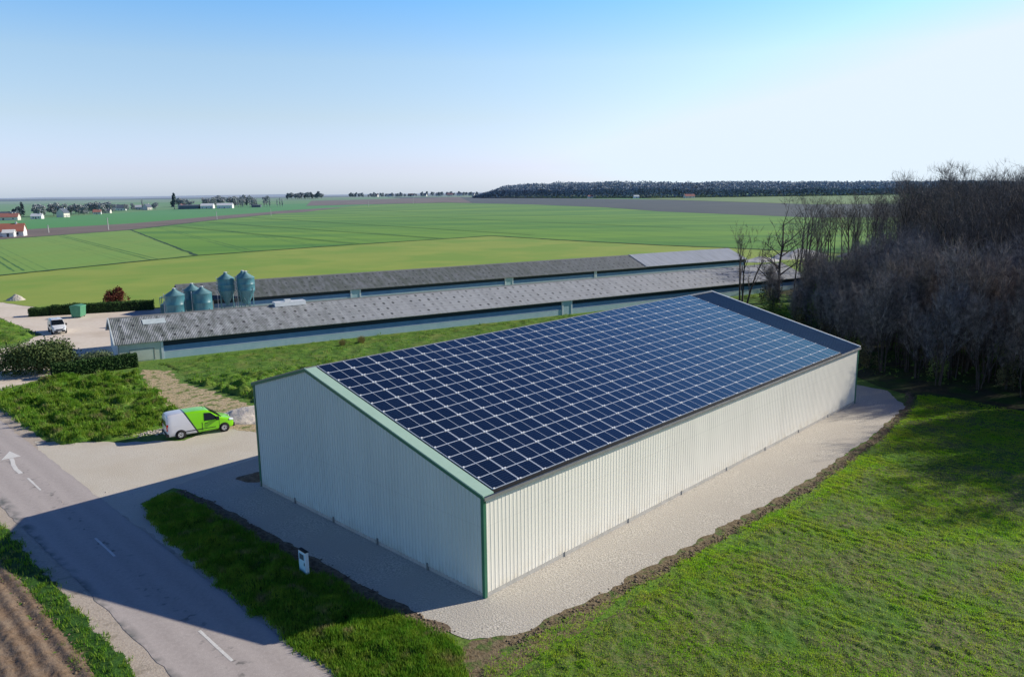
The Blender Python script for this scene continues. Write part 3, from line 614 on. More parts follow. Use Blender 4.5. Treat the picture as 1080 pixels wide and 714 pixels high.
for q in ((1.1, 1.2, .1, 1.42), (3.6, 3.7, .1, 1.42), (1.2, 3.6, 1.352, 1.42)): mb.box(q[0], q[1], -.06, -.02, q[2], q[3])
mb.build('door_frame', m_gutter, dr)
mb = MB(); mb.box(4.4, 4.65, -.06, .14, 0, 2.15); mb.build('pillar', m_whitew, sA)
slA = math.atan2(4.32-2.12, 5.7+.35)
def on_roof(x0, x1, y0, y1, name, m, th=.05, par=sA):
    mb = MB(); z = lambda y: 2.22+(y+.35)*math.tan(slA)+.01
    mb.prism([(y0, z(y0)), (y1, z(y1)), (y1, z(y1)+th), (y0, z(y0)+th)], x0, x1); return mb.build(name, m, par)
on_roof(3.1, 5.6, 3.5, 4.6, 'skylight', mat('skylight', (.62, .70, .72), (.5, .58, .6), 2, rough=.5))
mb = MB(); mb.box(-.42, -.30, -.36, 5.8, 0, 0) if False else None
mb = MB(); mb.prism([(-.36, 2.12), (5.7, 4.32), (5.7, 4.46), (-.36, 2.26)], -.42, -.302); mb.prism([(11.76, 2.12), (5.7, 4.32), (5.7, 4.46), (11.76, 2.26)], -.42, -.302); mb.build('barge_board', m_whitew, sA)
mb = MB(); mb.prism([(4.9, 4.2), (6.5, 4.2), (6.4, 4.75), (5.0, 4.75)], 18.8, 22.8); mb.box(20.2, 21.0, 5.4, 6.0, 4.76, 4.98); mb.build('roof_vent', m_white, sA)
sB = shed('livestock_shed', 12, 137.5, 34, 11.4, 2.2, 4.3, 'farther long livestock shed with a mossy dark roof and a paler newer end section', [(11.7, 106.3, m_shedB, 0), (106.3, 137.8, m_shedN, .12)], [(40, .95), (71.4, .95), (92.6, .3)])

# ------------------------------------------------------------------ silos
m_silo = mat('silo_metal', (.035, .15, .20), (.06, .21, .26), .9, 5, rough=.42, spec=.5, stretch=(0, 3, 1))
m_silot = mat('silo_top', (.12, .26, .30), (.09, .21, .25), 2, rough=.5)
def silo(x, y, zb, zc, r_, label):
    t = empty('feed_silo', (x, y, 0), .3, label, 'silo', 'feed silos beside the sheds')
    mb = MB(); mb.lathe([(r_, zb), (r_+.02, zb+.03), (r_, zb+.06), (r_, (zb+zc)/2-.03), (r_+.025, (zb+zc)/2), (r_, (zb+zc)/2+.03), (r_, zc-.05), (r_+.03, zc)], 24); mb.build('tank', m_silo, t, True)
    mb = MB(); mb.lathe([(r_+.06, zc), (r_+.04, zc+.04), (.28, zc+.75), (.28, zc+.9), (.0, zc+.93)], 24); cp = mb.build('cone_roof', m_silot, t, True)
    mb = MB(); mb.lathe([(.22, zc+.93), (.22, zc+1.05), (0, zc+1.06)], 10); mb.box(.1, .5, -.05, .05, zc+.95, zc+1.0); mb.build('lid', m_white, cp)
    zh = max(.35, zb-2.2)
    mb = MB(); mb.lathe([(r_, zb), (.2, zh), (.2, zh-.15), (0, zh-.15)], 24); mb.build('hopper', m_silo, t, True)
    for k in range(4):
        a = PI/4+k*PI/2; mb = MB(); c, s = math.cos(a), math.sin(a)
        mb.tube((r_*c*1.02, r_*s*1.02, 0), (r_*c*1.02, r_*s*1.02, zb+.5), .055, n=6); mb.build('leg', m_silot, t)
    mb = MB(); q = r_*1.02*math.cos(PI/4)
    for (ax, ay, bx, by) in ((q, q, -q, q), (-q, q, -q, -q), (-q, -q, q, -q), (q, -q, q, q)): mb.tube((ax, ay, .4), (bx, by, zb-.2), .025, n=4); mb.tube((ax, ay, zb-.2), (bx, by, .4), .025, n=4)
    mb.build('brace', m_silot, t)
    mb = MB(); lx = -r_-.12
    for yy in (-.22, .22): mb.tube((lx, yy, .1), (lx, yy, zc+.3), .022, n=5)
    for zz in np.arange(.5, zc+.2, .35): mb.tube((lx, -.22, zz), (lx, .22, zz), .014, n=4)
    mb.build('ladder', m_white, t); return t
silo(-49.4, 112.0, 1.5, 4.2, 1.36, 'leftmost short blue green feed silo in front of the pipe frame')
silo(-46.15, 114.0, 1.5, 4.2, 1.36, 'short blue green feed silo, right one of the low pair')
silo(-48.6, 116.4, 1.6, 4.4, 1.2, 'short feed silo in shade behind the two low silos')
silo(-44.5, 119.5, 3.9, 5.75, 1.25, 'tall feed silo on legs, left one of the high pair')
silo(-41.4, 119.6, 3.9, 5.85, 1.28, 'rightmost tall feed silo with a pointed hopper on legs')
silo(-43.2, 123.4, 3.6, 5.6, 1.15, 'tall feed silo standing behind the high pair')
t = empty('pipe_frame', (-51.7, 113.6, 0), .3, 'pale grey pipe frame standing left of the low silos', 'pipe frame')
mb = MB()
for x in (-.6, .6): mb.tube((x, 0, 0), (x, 0, 3.6), .05); mb.tube((x, 1.8, 0), (x, 1.8, 3.6), .05); mb.tube((x, 0, 3.6), (x, 1.8, 3.6), .05)
mb.tube((-.6, 0, 3.6), (.6, 0, 3.6), .06); mb.tube((-.6, 1.8, 3.6), (.6, 1.8, 3.6), .06); mb.tube((-.6, 0, 1.8), (.6, 0, 3.6), .03); mb.build('frame', m_silot, t)
mb = MB(); mb.box(-.55, .55, .1, 1.7, .2, 2.6); mb.lathe([(.3, 2.6), (.3, 2.9), (0, 3.0)], 10, (0, .9)); mb.build('tank', m_silo, t)

# ------------------------------------------------------------------ vans
m_tyre = mat('tyre', (.015, .015, .016), rough=.8); m_rim = mat('rim', (.62, .63, .66), rough=.35, metal=.4); m_glass = mat('dark_glass', (.010, .014, .018), rough=.08, spec=.7)
m_red = mat('tail_red', (.35, .01, .01), rough=.2); m_lamp = mat('headlamp', (.6, .65, .7), rough=.1, spec=.8); m_plast = mat('black_plastic', (.02, .02, .022), rough=.55)
m_plate = mat('plate', (.7, .7, .68), rough=.5)
def van_paint(two):
    m = bpy.data.materials.new('van_paint'); m.use_nodes = True; g = NG(m); x = g.obj(); g.b.inputs['Roughness'].default_value = .3; g.b.inputs['Coat Weight'].default_value = .5
    if two:
        t = g.math('ADD', x['X'], g.math('MULTIPLY', x['Z'], .52))
        c = g.mix(g.math('GREATER_THAN', t, 2.28), (.70, .70, .74), (.02, .035, .03)); c = g.mix(g.math('GREATER_THAN', t, 2.40), c, (.24, .72, .006)); g.col(c)
    else: g.b.inputs['Base Color'].default_value = (.74, .76, .80, 1)
    return m
def van(name, x, y, rz, sc, two, label):
    t = empty(name, (x, y, .02), rz, label, 'van'); t.scale = sc
    ST = [(-.02, .86, .60, 1.55), (.03, .92, .34, 1.74), (.12, .95, .28, 1.86), (.4, .96, .28, 1.92), (1.2, .96, .28, 1.94), (2.2, .96, .28, 1.94), (2.9, .96, .28, 1.90), (3.1, .96, .28, 1.84), (3.45, .96, .28, 1.60), (3.8, .96, .28, 1.34), (4.05, .95, .28, 1.18), (4.4, .92, .28, 1.08), (4.7, .86, .28, .98), (4.86, .78, .30, .84), (4.93, .68, .36, .66)]
    def wt(W, zt_, z): # body half width at height z
        if z <= 1.02: return W
        return W - .17*(z-1.02)/.9
    v = []; f = []; n = 12
    for X, W, zb, zt_ in ST:
        zs = min(1.02, zt_-.14); zsh = zt_-.09
        half = [(W-.08, zb), (W-.01, zb+.12), (W, (zb+zs)/2), (W, zs), (wt(W, zt_, zsh), zsh), (wt(W, zt_, zt_)-.13, zt_)]
        v += [(X, -a, b) for a, b in half] + [(X, a, b) for a, b in half[::-1]]
    for i in range(len(ST)-1):
        for k in range(n): f.append((i*n+k, i*n+(k+1)%n, (i+1)*n+(k+1)%n, (i+1)*n+k))
    f += [tuple(range(n)), tuple(range((len(ST)-1)*n, len(ST)*n))[::-1]]
    mb = MB(); mb.add(v, f); b = mb.build('body', van_paint(two), t, True)
    b.data.shade_smooth() if hasattr(b.data, 'shade_smooth') else None
    md = b.modifiers.new('bevel', 'BEVEL'); md.width = .025; md.segments = 2; md.limit_method = 'ANGLE'; md.angle_limit = R(30)
    def q(name, pts, m, th=.012, par=t):
        mb = MB(); mb.add(pts, [tuple(range(len(pts)))]); o = mb.build(name, m, par); md = o.modifiers.new('thick', 'SOLIDIFY'); md.thickness = th; md.offset = 0; return o
    for s in (-1, 1):
        Y = lambda z: s*(wt(.96, 0, z)+.014)
        dd = q('door', [(2.55, s*.968, .42), (3.75, s*.968, .42), (3.75, s*.968, 1.02), (2.55, s*.968, 1.02)], b.data.materials[0], .01)
        q('window', [(2.68, Y(1.12), 1.12), (3.78, Y(1.12), 1.12), (3.62, Y(1.28), 1.28), (3.2, Y(1.68), 1.68), (2.72, Y(1.72), 1.72)], m_glass, .012, dd)
        mb = MB(); mb.box(2.72, 2.92, s*.975-.02, s*.975+.02, .93, .97); mb.build('handle', m_plast, dd)
        for X_ in (2.52, 3.78): mb = MB(); mb.box(X_-.009, X_+.009, s*.966-.006, s*.966+.006, .42, 1.05); mb.build('door_gap', m_plast, dd)
        mb = MB(); mb.box(1.2, 3.5, s*.962-.012, s*.962+.012, .50, .56); mb.build('side_moulding', m_plast, t)
        mb = MB(); mb.box(3.55, 3.75, min(s*.98, s*1.2), max(s*.98, s*1.2), 1.08, 1.34); mb.build('mirror', m_plast, t)
        mb = MB(); mb.box(-.035, .10, s*.86-.06, s*.86+.06, .75, 1.25); mb.build('tail_light', m_red, t)
        mb = MB(); mb.add([(4.55, s*.905, .86), (4.82, s*.80, .80), (4.90, s*.60, .78), (4.87, s*.60, .90), (4.62, s*.80, 1.0), (4.50, s*.90, .98)], [(0, 1, 2, 3, 4, 5)]); o = mb.build('headlight', m_lamp, t); o.modifiers.new('thick', 'SOLIDIFY').thickness = .05
        for X in (.92, 4.13):
            mb = MB(); mb.tube((X, s*.955, .345), (X, s*.968, .345), .40, n=28); mb.build('wheel_arch', m_plast, t)
            mb = MB(); P = []; ww = .105
            for (r_, yy) in ((.335, -ww), (.345, -ww*.6), (.345, ww*.6), (.33, ww), (.21, ww)):
                P.append((r_, yy))
            nn_ = 28; vv = []; ff = []
            for r_, yy in P:
                for i in range(nn_): vv.append((X+r_*math.cos(2*PI*i/nn_), s*(.90+yy), .345+r_*math.sin(2*PI*i/nn_)))
            for j in range(len(P)-1):
                for i in range(nn_): ff.append((j*nn_+i, j*nn_+(i+1)%nn_, (j+1)*nn_+(i+1)%nn_, (j+1)*nn_+i))
            mb.add(vv, ff); wh = mb.build('wheel', m_tyre, t, True)
            mb = MB(); mb.tube((X, s*.90, .345), (X, s*.985, .345), .215, n=24); mb.build('rim', m_rim, wh)
            mb = MB(); mb.tube((X, s*.985, .345), (X, s*.99, .345), .06, n=10)
            for k in range(5):
                a = k*2*PI/5; mb.tube((X+.14*math.cos(a), s*.984, .345+.14*math.sin(a)), (X+.14*math.cos(a), s*.989, .345+.14*math.sin(a)), .032, n=8)
            mb.build('hub_cap', m_plast, wh)
    q('windshield', [(3.13, -.74, 1.835), (3.13, .74, 1.835), (3.80, .84, 1.36), (3.98, .84, 1.235), (3.98, -.84, 1.235), (3.80, -.84, 1.36)], m_glass, .03)
    for s in (-1, 1): q('rear_window', [(-.028, s*.08, 1.1), (-.028, s*.68, 1.1), (-.026, s*.64, 1.5), (-.026, s*.08, 1.5)], m_glass, .02)
    mb = MB(); mb.box(-.09, .10, -.93, .93, .30, .52); mb.build('bumper', m_plast, t)
    mb = MB(); mb.box(4.74, 4.99, -.74, .74, .28, .56); mb.build('bumper', m_plast, t)
    mb = MB(); mb.box(4.90, 4.965, -.5, .5, .62, .74); mb.build('grille', m_plast, t)
    mb = MB(); mb.box(-.105, -.091, -.26, .26, .36, .47); mb.box(4.991, 5.0, -.26, .26, .36, .47); mb.build('licence_plate', m_plate, t)
    mb = MB(); mb.tube((2.9, 0, 1.90), (2.75, 0, 2.15), .012, n=5); mb.build('aerial', m_plast, t)
    return t
rzv = math.atan2(58.1-56.3, 25.2-22.6)
dv = Vector((math.cos(rzv), math.sin(rzv))); nv = Vector((-dv.y, dv.x)); p0 = Vector((-25.3, 56.25)) - dv*.92 + nv*.98
van('parked_van', p0.x, p0.y, rzv, (1, 1, 1), True, 'lime green panel van with white rear half parked on the gravel')
van('parked_van', -64.6, 107.2, R(-52), (.90, .92, .98), False, 'small plain white van parked in the farm yard facing the road')

# ------------------------------------------------------------------ small things
m_bin = mat('bin_green', (.08, .26, .15), (.10, .30, .18), 2, rough=.5)
t = empty('waste_container', (-67.9, 119.3, 0), R(5), 'green waste container in front of the clipped hedge in the yard', 'container')
mb = MB(); mb.prism([(-.65, .2), (.65, .2), (.8, 1.7), (-.8, 1.7)], -.95, .95, 'y'); mb.build('body', m_bin, t)
mb = MB(); mb.prism([(-.85, 1.71), (.85, 1.71), (.8, 1.85), (.1, 2.0), (-.8, 1.9)], -1.0, 1.0, 'y'); mb.build('lid', m_bin, t)
for x in (-.5, .5):
    for y in (-.7, .7): mb = MB(); mb.tube((x-.04, y, .1), (x+.04, y, .1), .1, n=10); mb.build('wheel', m_tyre, t)
# meter cabinet near the road
t = empty('utility_cabinet', (-10.2, 34.75, 0), R(-45.5), 'pale blue metal utility cabinet standing in shade on the grass verge', 'cabinet')
mb = MB(); mb.box(-.34, .34, -.14, .03, .1, 1.22); cb = mb.build('body', mat('cabinet', (.72, .80, .86), (.66, .74, .8), 3, rough=.5), t); cb.modifiers.new('bevel', 'BEVEL').width = .012
mb = MB(); mb.box(-.29, .29, -.158, -.142, .2, 1.15); dr = mb.build('door', mat('cabinet_door', (.50, .78, .92), (.46, .72, .88), 3, rough=.4), t)
mb = MB(); mb.box(-.20, .20, -.170, -.159, .80, 1.08); mb.build('window', mat('cabinet_window', (.10, .14, .18), rough=.2), dr)
mb = MB(); mb.box(.22, .25, -.185, -.159, .55, .68); mb.build('handle', m_plast, dr)
mb = MB(); mb.box(-.355, .355, -.165, .045, 1.222, 1.247); mb.build('cap', m_black, t)
mb = MB(); mb.box(-.3, .3, -.12, .01, 0, .1); mb.build('base', m_plinth, t)
def tussock(x, y, s, label, seed):
    g = np.random.default_rng(seed); n = 500; a = g.uniform(0, 2*PI, n); b = g.uniform(0, 2*PI, n); r = g.uniform(0, .3, n)*s; hh = g.uniform(.5, 1.1, n)*s; V = np.empty((n, 3, 3)); l = g.uniform(.1, .55, n)*s
    V[:, 0] = np.stack([r*np.cos(a)-.02, r*np.sin(a), 0*a], -1); V[:, 1] = np.stack([r*np.cos(a)+.03, r*np.sin(a)+.02, 0*a], -1); V[:, 2] = np.stack([r*np.cos(a)+l*np.cos(b), r*np.sin(a)+l*np.sin(b), hh], -1)
    o = np_obj('dry_tussock', V.reshape(-1, 3), np.arange(3*n).reshape(-1, 3), mat('straw', (.50, .36, .13), (.42, .33, .12), 3), None); o.location = (x, y, 0); tag(o, label, 'tussock')
tussock(-20.9, 92.9, .75, 'smaller straw coloured grass tussock on the lawn by the shed', 1); tussock(-18.8, 94.2, 1.0, 'larger straw coloured grass tussock on the lawn by the shed', 2)
m_tarp = mat('white_tarp', (.62, .62, .62), (.5, .5, .5), .6, 4, bump=.5, bscale=.8, dist=.3)
for i, (x, y, rx, ry, h, lb) in enumerate([(66, 203, 6, 4, 1.3, 'low white sheeted mound behind the end of the sheds'), (80, 213, 11, 4.5, 2.6, 'long grey and white sheeted silage clamp behind the bare trees'), (97, 216, 8, 3, 1.6, 'white sheeted silage mound seen between trunks of the wood')]):
    heap('silage_mound', x, y, rx, ry, h, m_tarp, lb, 'mound', 20+i).rotation_euler = (0, 0, TH)
t = empty('rock_pile', (-91.5, 141.5, 0)) if False else None
heap('stone_pile', -91.5, 141.0, 1.6, 1.2, 1.2, m_rub, 'pile of pale stones beside the track at the left edge', 'pile', 31)
# poles
m_pole = mat('pole_concrete', (.55, .54, .50), (.45, .44, .41), 2, haze=True)
def pole(x, y, h, label, wood=False):
    t = empty('utility_pole', (x, y, terr(x, y)), .3, label, 'pole', 'utility poles across the fields')
    mb = MB(); mb.tube((0, 0, 0), (0, 0, h), .34, .2, n=6); mb.build('post', m_pole, t); mb = MB(); mb.box(-.9, .9, -.09, .09, h-.7, h-.5); mb.build('crossarm', m_pole, t)
pole(-243.5, 470, 7.5, 'pale concrete pole nearest the lime field boundary, thickest of the line'); pole(-262, 440, 4.5, 'short pale pole left of the thick concrete pole')
pole(-254, 673, 7, 'pale pole at the ploughed strip below the white barns'); pole(-243, 790, 7.5, 'pale pole in front of the row of poplars')
pole(-209, 1150, 8, 'thin pole at the far edge of the deep green field, left of two'); pole(-156, 1255, 10, 'thin pole on the brown band, right of the far pair')

# ------------------------------------------------------------------ trees
m_bark = mat('bark', (.050, .040, .036), (.095, .080, .072), 3, 4, rough=.95)
m_twig = mat('twig', (.05, .046, .054), (.35, .33, .345), 2.2, 3, rough=.9, orand=(1.1, .97, .82))
m_twigd = mat('twig_dark', (.04, .037, .044), (.20, .185, .19), 2, 3, rough=.9, orand=(1.08, 1.0, .85))
m_leafp = mat('young_leaf', (.14, .20, .05), (.20, .25, .07), 1, 3)
m_leafd = mat('evergreen_leaf', (.030, .075, .022), (.065, .13, .03), 1.5, 4)
m_leafr = mat('copper_leaf', (.12, .032, .022), (.19, .06, .035), 2, 4)
def tree_arrays(seed, H, trunk_r, fork=.35, spread=.5, levels=4, nb=4, twigs=7, twig_len=1.0, twig_w=.016, upright=.5, multi=1, wig=.12):
    g = random.Random(seed); tv = []; tf = []; cv = []; cf = []
    def seg(V, Fc, a, b, r0, r1, n):
        d = (b-a)
        if d.length < 1e-4: return
        d = d.normalized(); t = Vector((0, 0, 1)) if abs(d.z) < .9 else Vector((1, 0, 0)); p = d.cross(t).normalized(); q = d.cross(p); k = len(V)
        for (c, r) in ((a, r0), (b, r1)):
            for i in range(n): V.append(c + (p*math.cos(2*PI*i/n)+q*math.sin(2*PI*i/n))*r)
        for i in range(n): Fc.append((k+i, k+(i+1) % n, k+n+(i+1) % n, k+n+i))
    def rnd(): return Vector((g.uniform(-1, 1), g.uniform(-1, 1), g.uniform(-1, 1)))
    def twig(p, d, L):
        k = len(cv); s = d.cross(rnd()).normalized()*twig_w; m_ = p + d*L*.5 + rnd()*L*.035
        e = m_ + (d + Vector((0, 0, .25)) + rnd()*.1).normalized()*L*.5
        cv.extend([p-s, p+s, m_+s*.8, m_-s*.8]); cf.append((k, k+1, k+2, k+3)); k = len(cv); cv.extend([m_-s*.8, m_+s*.8, e+s*.2, e-s*.2]); cf.append((k, k+1, k+2, k+3))
    def grow(p, d, L, r, lv):
        n = 4 if lv < levels else 3; V, Fc, ns = (tv, tf, 6) if lv <= 1 else (cv, cf, 3)
        pts = [p]; dd = d.copy(); rr = [r]
        for i in range(n):
            dd = (dd + rnd()*wig + Vector((0, 0, .10*upright))).normalized(); q = pts[-1] + dd*L/n; r1 = r*(1-.62*(i+1)/n); seg(V, Fc, pts[-1], q, rr[-1], r1, ns); pts.append(q); rr.append(r1)
        if lv >= levels:
            for i in range(twigs):
                t = g.uniform(.1, 1); k = min(n-1, int(t*n)); b = pts[k].lerp(pts[k+1], t*n-k); twig(b, (dd*.7 + rnd()*.75 + Vector((0, 0, .35*upright))).normalized(), twig_len*g.uniform(.5, 1.2))
            return
        c = nb if lv > 0 else int(nb*2.2)
        for i in range(c):
            t = g.uniform(fork if lv == 0 else .2, 1.0) if i else 1.0
            k = min(n-1, int(t*n)); b = pts[k].lerp(pts[k+1], min(1, t*n-k)); rb = max(.006, (rr[k]*(1-(t*n-k)) + rr[k+1]*(t*n-k))*.62)
            az = g.uniform(0, 2*PI); side_ = Vector((math.cos(az), math.sin(az), 0)); side_ = (side_ - dd*side_.dot(dd)).normalized()
            nd = (dd*(1-spread*.6) + side_*spread*g.uniform(.7, 1.3) + Vector((0, 0, upright*.5))).normalized()
            Ln = L*(.62 if lv else .42)*g.uniform(.65, 1.15)*(1.25-.55*t if lv == 0 else 1)
            grow(b, nd, Ln, rb, lv+1)
    for k in range(multi):
        a = g.uniform(0, 2*PI); o = Vector((math.cos(a), math.sin(a), 0))*(.35*(multi > 1))
        grow(o, (Vector((0, 0, 1)) + o*g.uniform(.1, .45) + rnd()*.04).normalized(), H*.8*g.uniform(.85, 1), trunk_r, 0)
    def fin(V, Fc): return np.array([v[:] for v in V], np.float32), np.array(Fc, np.int32)
    T, C = fin(tv, tf), fin(cv, cf)
    mh = max(C[0][:, 2].max(), .1); s = H/mh
    return (T[0]*s, T[1]), (C[0]*s, C[1])
def bare_kind(seed, **k):
    mt_ = k.pop('mt', m_bark); mc_ = k.pop('mc', m_twig)
    (TV, TF), (CV, CF) = tree_arrays(seed, **k)
    return dict(arr=(TV, TF, CV, CF), trunk=np_mesh('trunk', TV, TF, mt_), crown=np_mesh('crown', CV, CF, mc_))
def put(kind, x, y, s, rz, label, cat='tree', group=None, name='bare_tree', tilt=(0, 0)):
    t = empty(name, (x, y, terr(x, y)-.05), rz, label, cat, group); t.scale = (s, s, s); t.rotation_euler = (tilt[0], tilt[1], rz)
    link(bpy.data.objects.new('trunk', kind['trunk']), t); link(bpy.data.objects.new('crown', kind['crown']), t); return t
cop = [bare_kind(40+i, H=13, trunk_r=.085, fork=.16, spread=.42, levels=3, nb=4, twigs=5, twig_len=1.45, twig_w=.016, upright=.62, multi=4, wig=.09) for i in range(5)]
tal = [bare_kind(60+i, H=20, trunk_r=.24, fork=.38, spread=.52, levels=3, nb=4, twigs=4, wig=.11, twig_len=1.3, twig_w=.018, upright=.55, mc=m_twigd) for i in range(4)]
oak = [bare_kind(80+i, H=23, trunk_r=.36, fork=.30, spread=.62, levels=4, nb=4, twigs=5, twig_len=1.4, twig_w=.019, upright=.45, mc=m_twigd) for i in range(2)]
WOOD = [(34.8, 74.5), (38, 105), (49, 135), (63, 165), (79, 195), (110, 240), (190, 300), (230, 100), (85, 25), (66, 32), (54, 49), (45, 63)]
cand = []; gg = random.Random(11); tries = 0
while tries < 26000 and len(cand) < 1100:
    tries += 1; x = gg.uniform(34, 200); y = gg.uniform(25, 290)
    if not inside(WOOD, np.array(x), np.array(y)): continue
    if y < 60 and x > y*.9+25: continue
    if x > .72*y + 45: continue
    dm = 2.3 if y < 120 else 4.0
    if x/y < .50 and y > 112: dm = 6.5
    if any((x-a)**2+(y-b)**2 < dm*dm for a, b in cand): continue
    cand.append((x, y))
cand.sort(key=lambda p: (0 if p[0]/p[1] < .70 else (150 if p[1] < 80 else 600)) + math.hypot(*p))
stV = [[], []]; stF = [[], []]; off = [0, 0]
cnt = {}
for i, (x, y) in enumerate(cand):
    ed = float(edge_dist(WOOD, np.array(x), np.array(y)))
    back = y > 118 + gg.uniform(-12, 12) or (x/y > .56 and y > 92+gg.uniform(-8, 8))
    kd = gg.choice(tal) if back else gg.choice(cop)
    nm = ('tall dark bare tree with a slender trunk in the wood behind', 'tall bare trees at the back of the wood') if back else ('many stemmed bare grey coppice tree in the dense wood right of the hangar', 'grey coppice trees at the front of the wood')
    s = gg.uniform(.74, 1.12)*(.78 if (not back and ed < 3) else 1)
    if back and x/y < .50: s *= .9
    if not back: s *= min(1, .45 + 1.1*max(0, x/y-.33)*3.2)
    rz = gg.uniform(0, 6.28)
    if i < 290: put(kd, x, y, s, rz, nm[0], group=nm[1], tilt=(gg.gauss(0, .03), gg.gauss(0, .03)))
    elif i < 720:
        c, sn_ = math.cos(rz), math.sin(rz); Rm = np.array([[c, -sn_, 0], [sn_, c, 0], [0, 0, 1]])*s
        TV, TF, CV, CF = kd['arr']
        for q, (V, Fq) in enumerate(((TV, TF), (CV, CF))):
            stV[q].append(V@Rm.T + np.array([x, y, 0])); stF[q].append(Fq + off[q]); off[q] += len(V)
V = np.concatenate(stV[0]+stV[1]); Fq = np.concatenate(stF[0]+[f+off[0] for f in stF[1]])
ow = np_obj('far_wood', V, Fq, m_twigd); tag(ow, 'mass of bare trees filling the depth of the wood', 'wood', kind='stuff')
put(oak[0], 67.3, 123, 1.02, .4, 'tallest bare tree with a wide branching crown above the wood', name='bare_tree'); put(oak[1], 78, 128, .93, 2.0, 'broad bare tree rising over the wood, right of the tallest one', name='bare_tree')
put(oak[1], 86, 131, .82, 4.0, 'bare tree with an open crown near the right edge of the wood skyline'); put(oak[0], 55, 112, .62, 3.0, 'middle sized bare tree with a forked trunk inside the wood')
# off to the right: trees that throw the shade on the crop field
for i, (x, y, k, s) in enumerate([(48.5, 60, 0, 1.0), (49, 56, 1, 1.15), (51, 52, 2, 1.15), (54, 47, 3, 1.15), (50, 48.5, 2, .9), (57, 43, 1, 1.1), (53, 56.5, 3, 1.2), (56, 64, 1, 1), (62, 57, 2, 1), (66, 50, 0, 1), (67, 42, 1, .8)]):
    put(cop[k], x, y, s, i*1.1, 'many stemmed bare grey coppice tree in the dense wood right of the hangar', group='grey coppice trees at the front of the wood')
for i, (x, y, s_) in enumerate([(54, 57, .85), (58, 62, .9), (57, 52, .88), (62, 57, .95), (60, 47, .85), (64, 52, .95), (66, 60, .95), (57, 66, .85), (70, 54, 1), (62, 66, .9), (53, 62, .72), (65, 45, .85), (72, 62, 1)]):
    put(oak[i % 2], x, y, s_, i*1.7, 'big spreading bare tree in the wood whose shade falls across the crop field', group='big trees shading the crop field', name='bare_tree')
# lone bare trees in front of the sheds
lone = bare_kind(101, H=14.3, trunk_r=.22, fork=.30, spread=.34, levels=3, nb=3, twigs=5, twig_len=.9, twig_w=.02, upright=.6, multi=3, mc=m_twigd)
lone2 = bare_kind(115, H=17.8, trunk_r=.27, fork=.15, spread=.8, levels=2, nb=6, twigs=7, twig_len=1.2, twig_w=.025, upright=.15, mc=m_twigd)
put(lone, 34.4, 113, 1, .3, 'three stemmed bare tree standing behind the hangar roof', name='bare_tree'); put(lone2, 43.4, 124, 1.07, 1.2, 'tall thin single bare tree between the forked tree and the wood', name='bare_tree', tilt=(0, -.035))
# shrubs, hedges
def leafy(n, fn, size, seed):
    g = np.random.default_rng(seed); p = fn(g, n); n = len(p)
    a = g.normal(size=(n, 3)); a /= np.linalg.norm(a, axis=1, keepdims=True); b = np.cross(a, g.normal(size=(n, 3))); b /= np.linalg.norm(b, axis=1, keepdims=True); s = size*g.uniform(.5, 1.3, (n, 1))
    V = np.stack([p-a*s, p+b*s*.6, p+a*s, p-b*s*.6], 1).reshape(-1, 3); return V, np.arange(4*n).reshape(-1, 4)
def blob(rx, ry, h, lobes=9, seed=0, shell=.55):
    def fn(g, n):
        c = np.random.default_rng(seed+99); cc = c.uniform(-1, 1, (lobes, 3))*np.array([rx*.62, ry*.62, h*.25]) + np.array([0, 0, h*.52]); rr = c.uniform(.32, .5, lobes)
        k = g.integers(0, lobes, n); d = g.normal(size=(n, 3)); d /= np.linalg.norm(d, axis=1, keepdims=True); r = rr[k][:, None]*g.uniform(shell, 1.05, (n, 1))
        q = cc[k] + d*r*np.array([rx, ry, h*.9]); return q[q[:, 2] > .05]
    return fn
def shrub(name, x, y, rz, fn, n, size, m, label, cat='shrub', seed=1, group=None, stems=True, hh=1.5, sp=.5):
    t = empty(name, (x, y, terr(x, y)), rz, label, cat, group); V, Fq = leafy(n, fn, size, seed); np_obj('foliage', V, Fq, m, t)
    if stems:
        g = random.Random(seed); mb = MB()
        for i in range(7): mb.tube((g.uniform(-.2, .2), g.uniform(-.2, .2), 0), (g.uniform(-1, 1)*sp, g.uniform(-1, 1)*sp, hh), .05, .02, n=5)
        mb.build('stem', m_bark, t)
    return t
m_bush = mat('bush_leaf', (.055, .10, .028), (.13, .17, .06), 1.5, 4)
m_sage = mat('sage_leaf', (.14, .20, .10), (.20, .25, .14), 1.5, 4)
shrub('large_shrub', -50.2, 79.8, .4, blob(4.3, 2.7, 3.4, 26, 1, .3), 18000, .13, m_bush, 'large loose green bush beside the driveway at the left', hh=3, sp=2, seed=4)
shrub('sage_shrub', -45.8, 81.6, .5, blob(2.5, 1.2, 1.7, 9, 2), 4500, .10, m_sage, 'pale sage green shrub between the large bush and the shed', hh=1.2, sp=1, seed=5)
shrub('copper_shrub', -67.6, 130, 0, blob(1.9, 1.9, 3.1, 14, 3, .7), 4200, .14, m_leafr, 'round copper red shrub behind the clipped hedge', hh=1.5, sp=.6, seed=6)
shrub('dark_shrub', -72.8, 127.5, 0, blob(1.6, 1.3, 1.3, 6, 4), 1500, .13, m_leafd, 'small dark shrub beside the copper red shrub', hh=.8, sp=.4, seed=7)
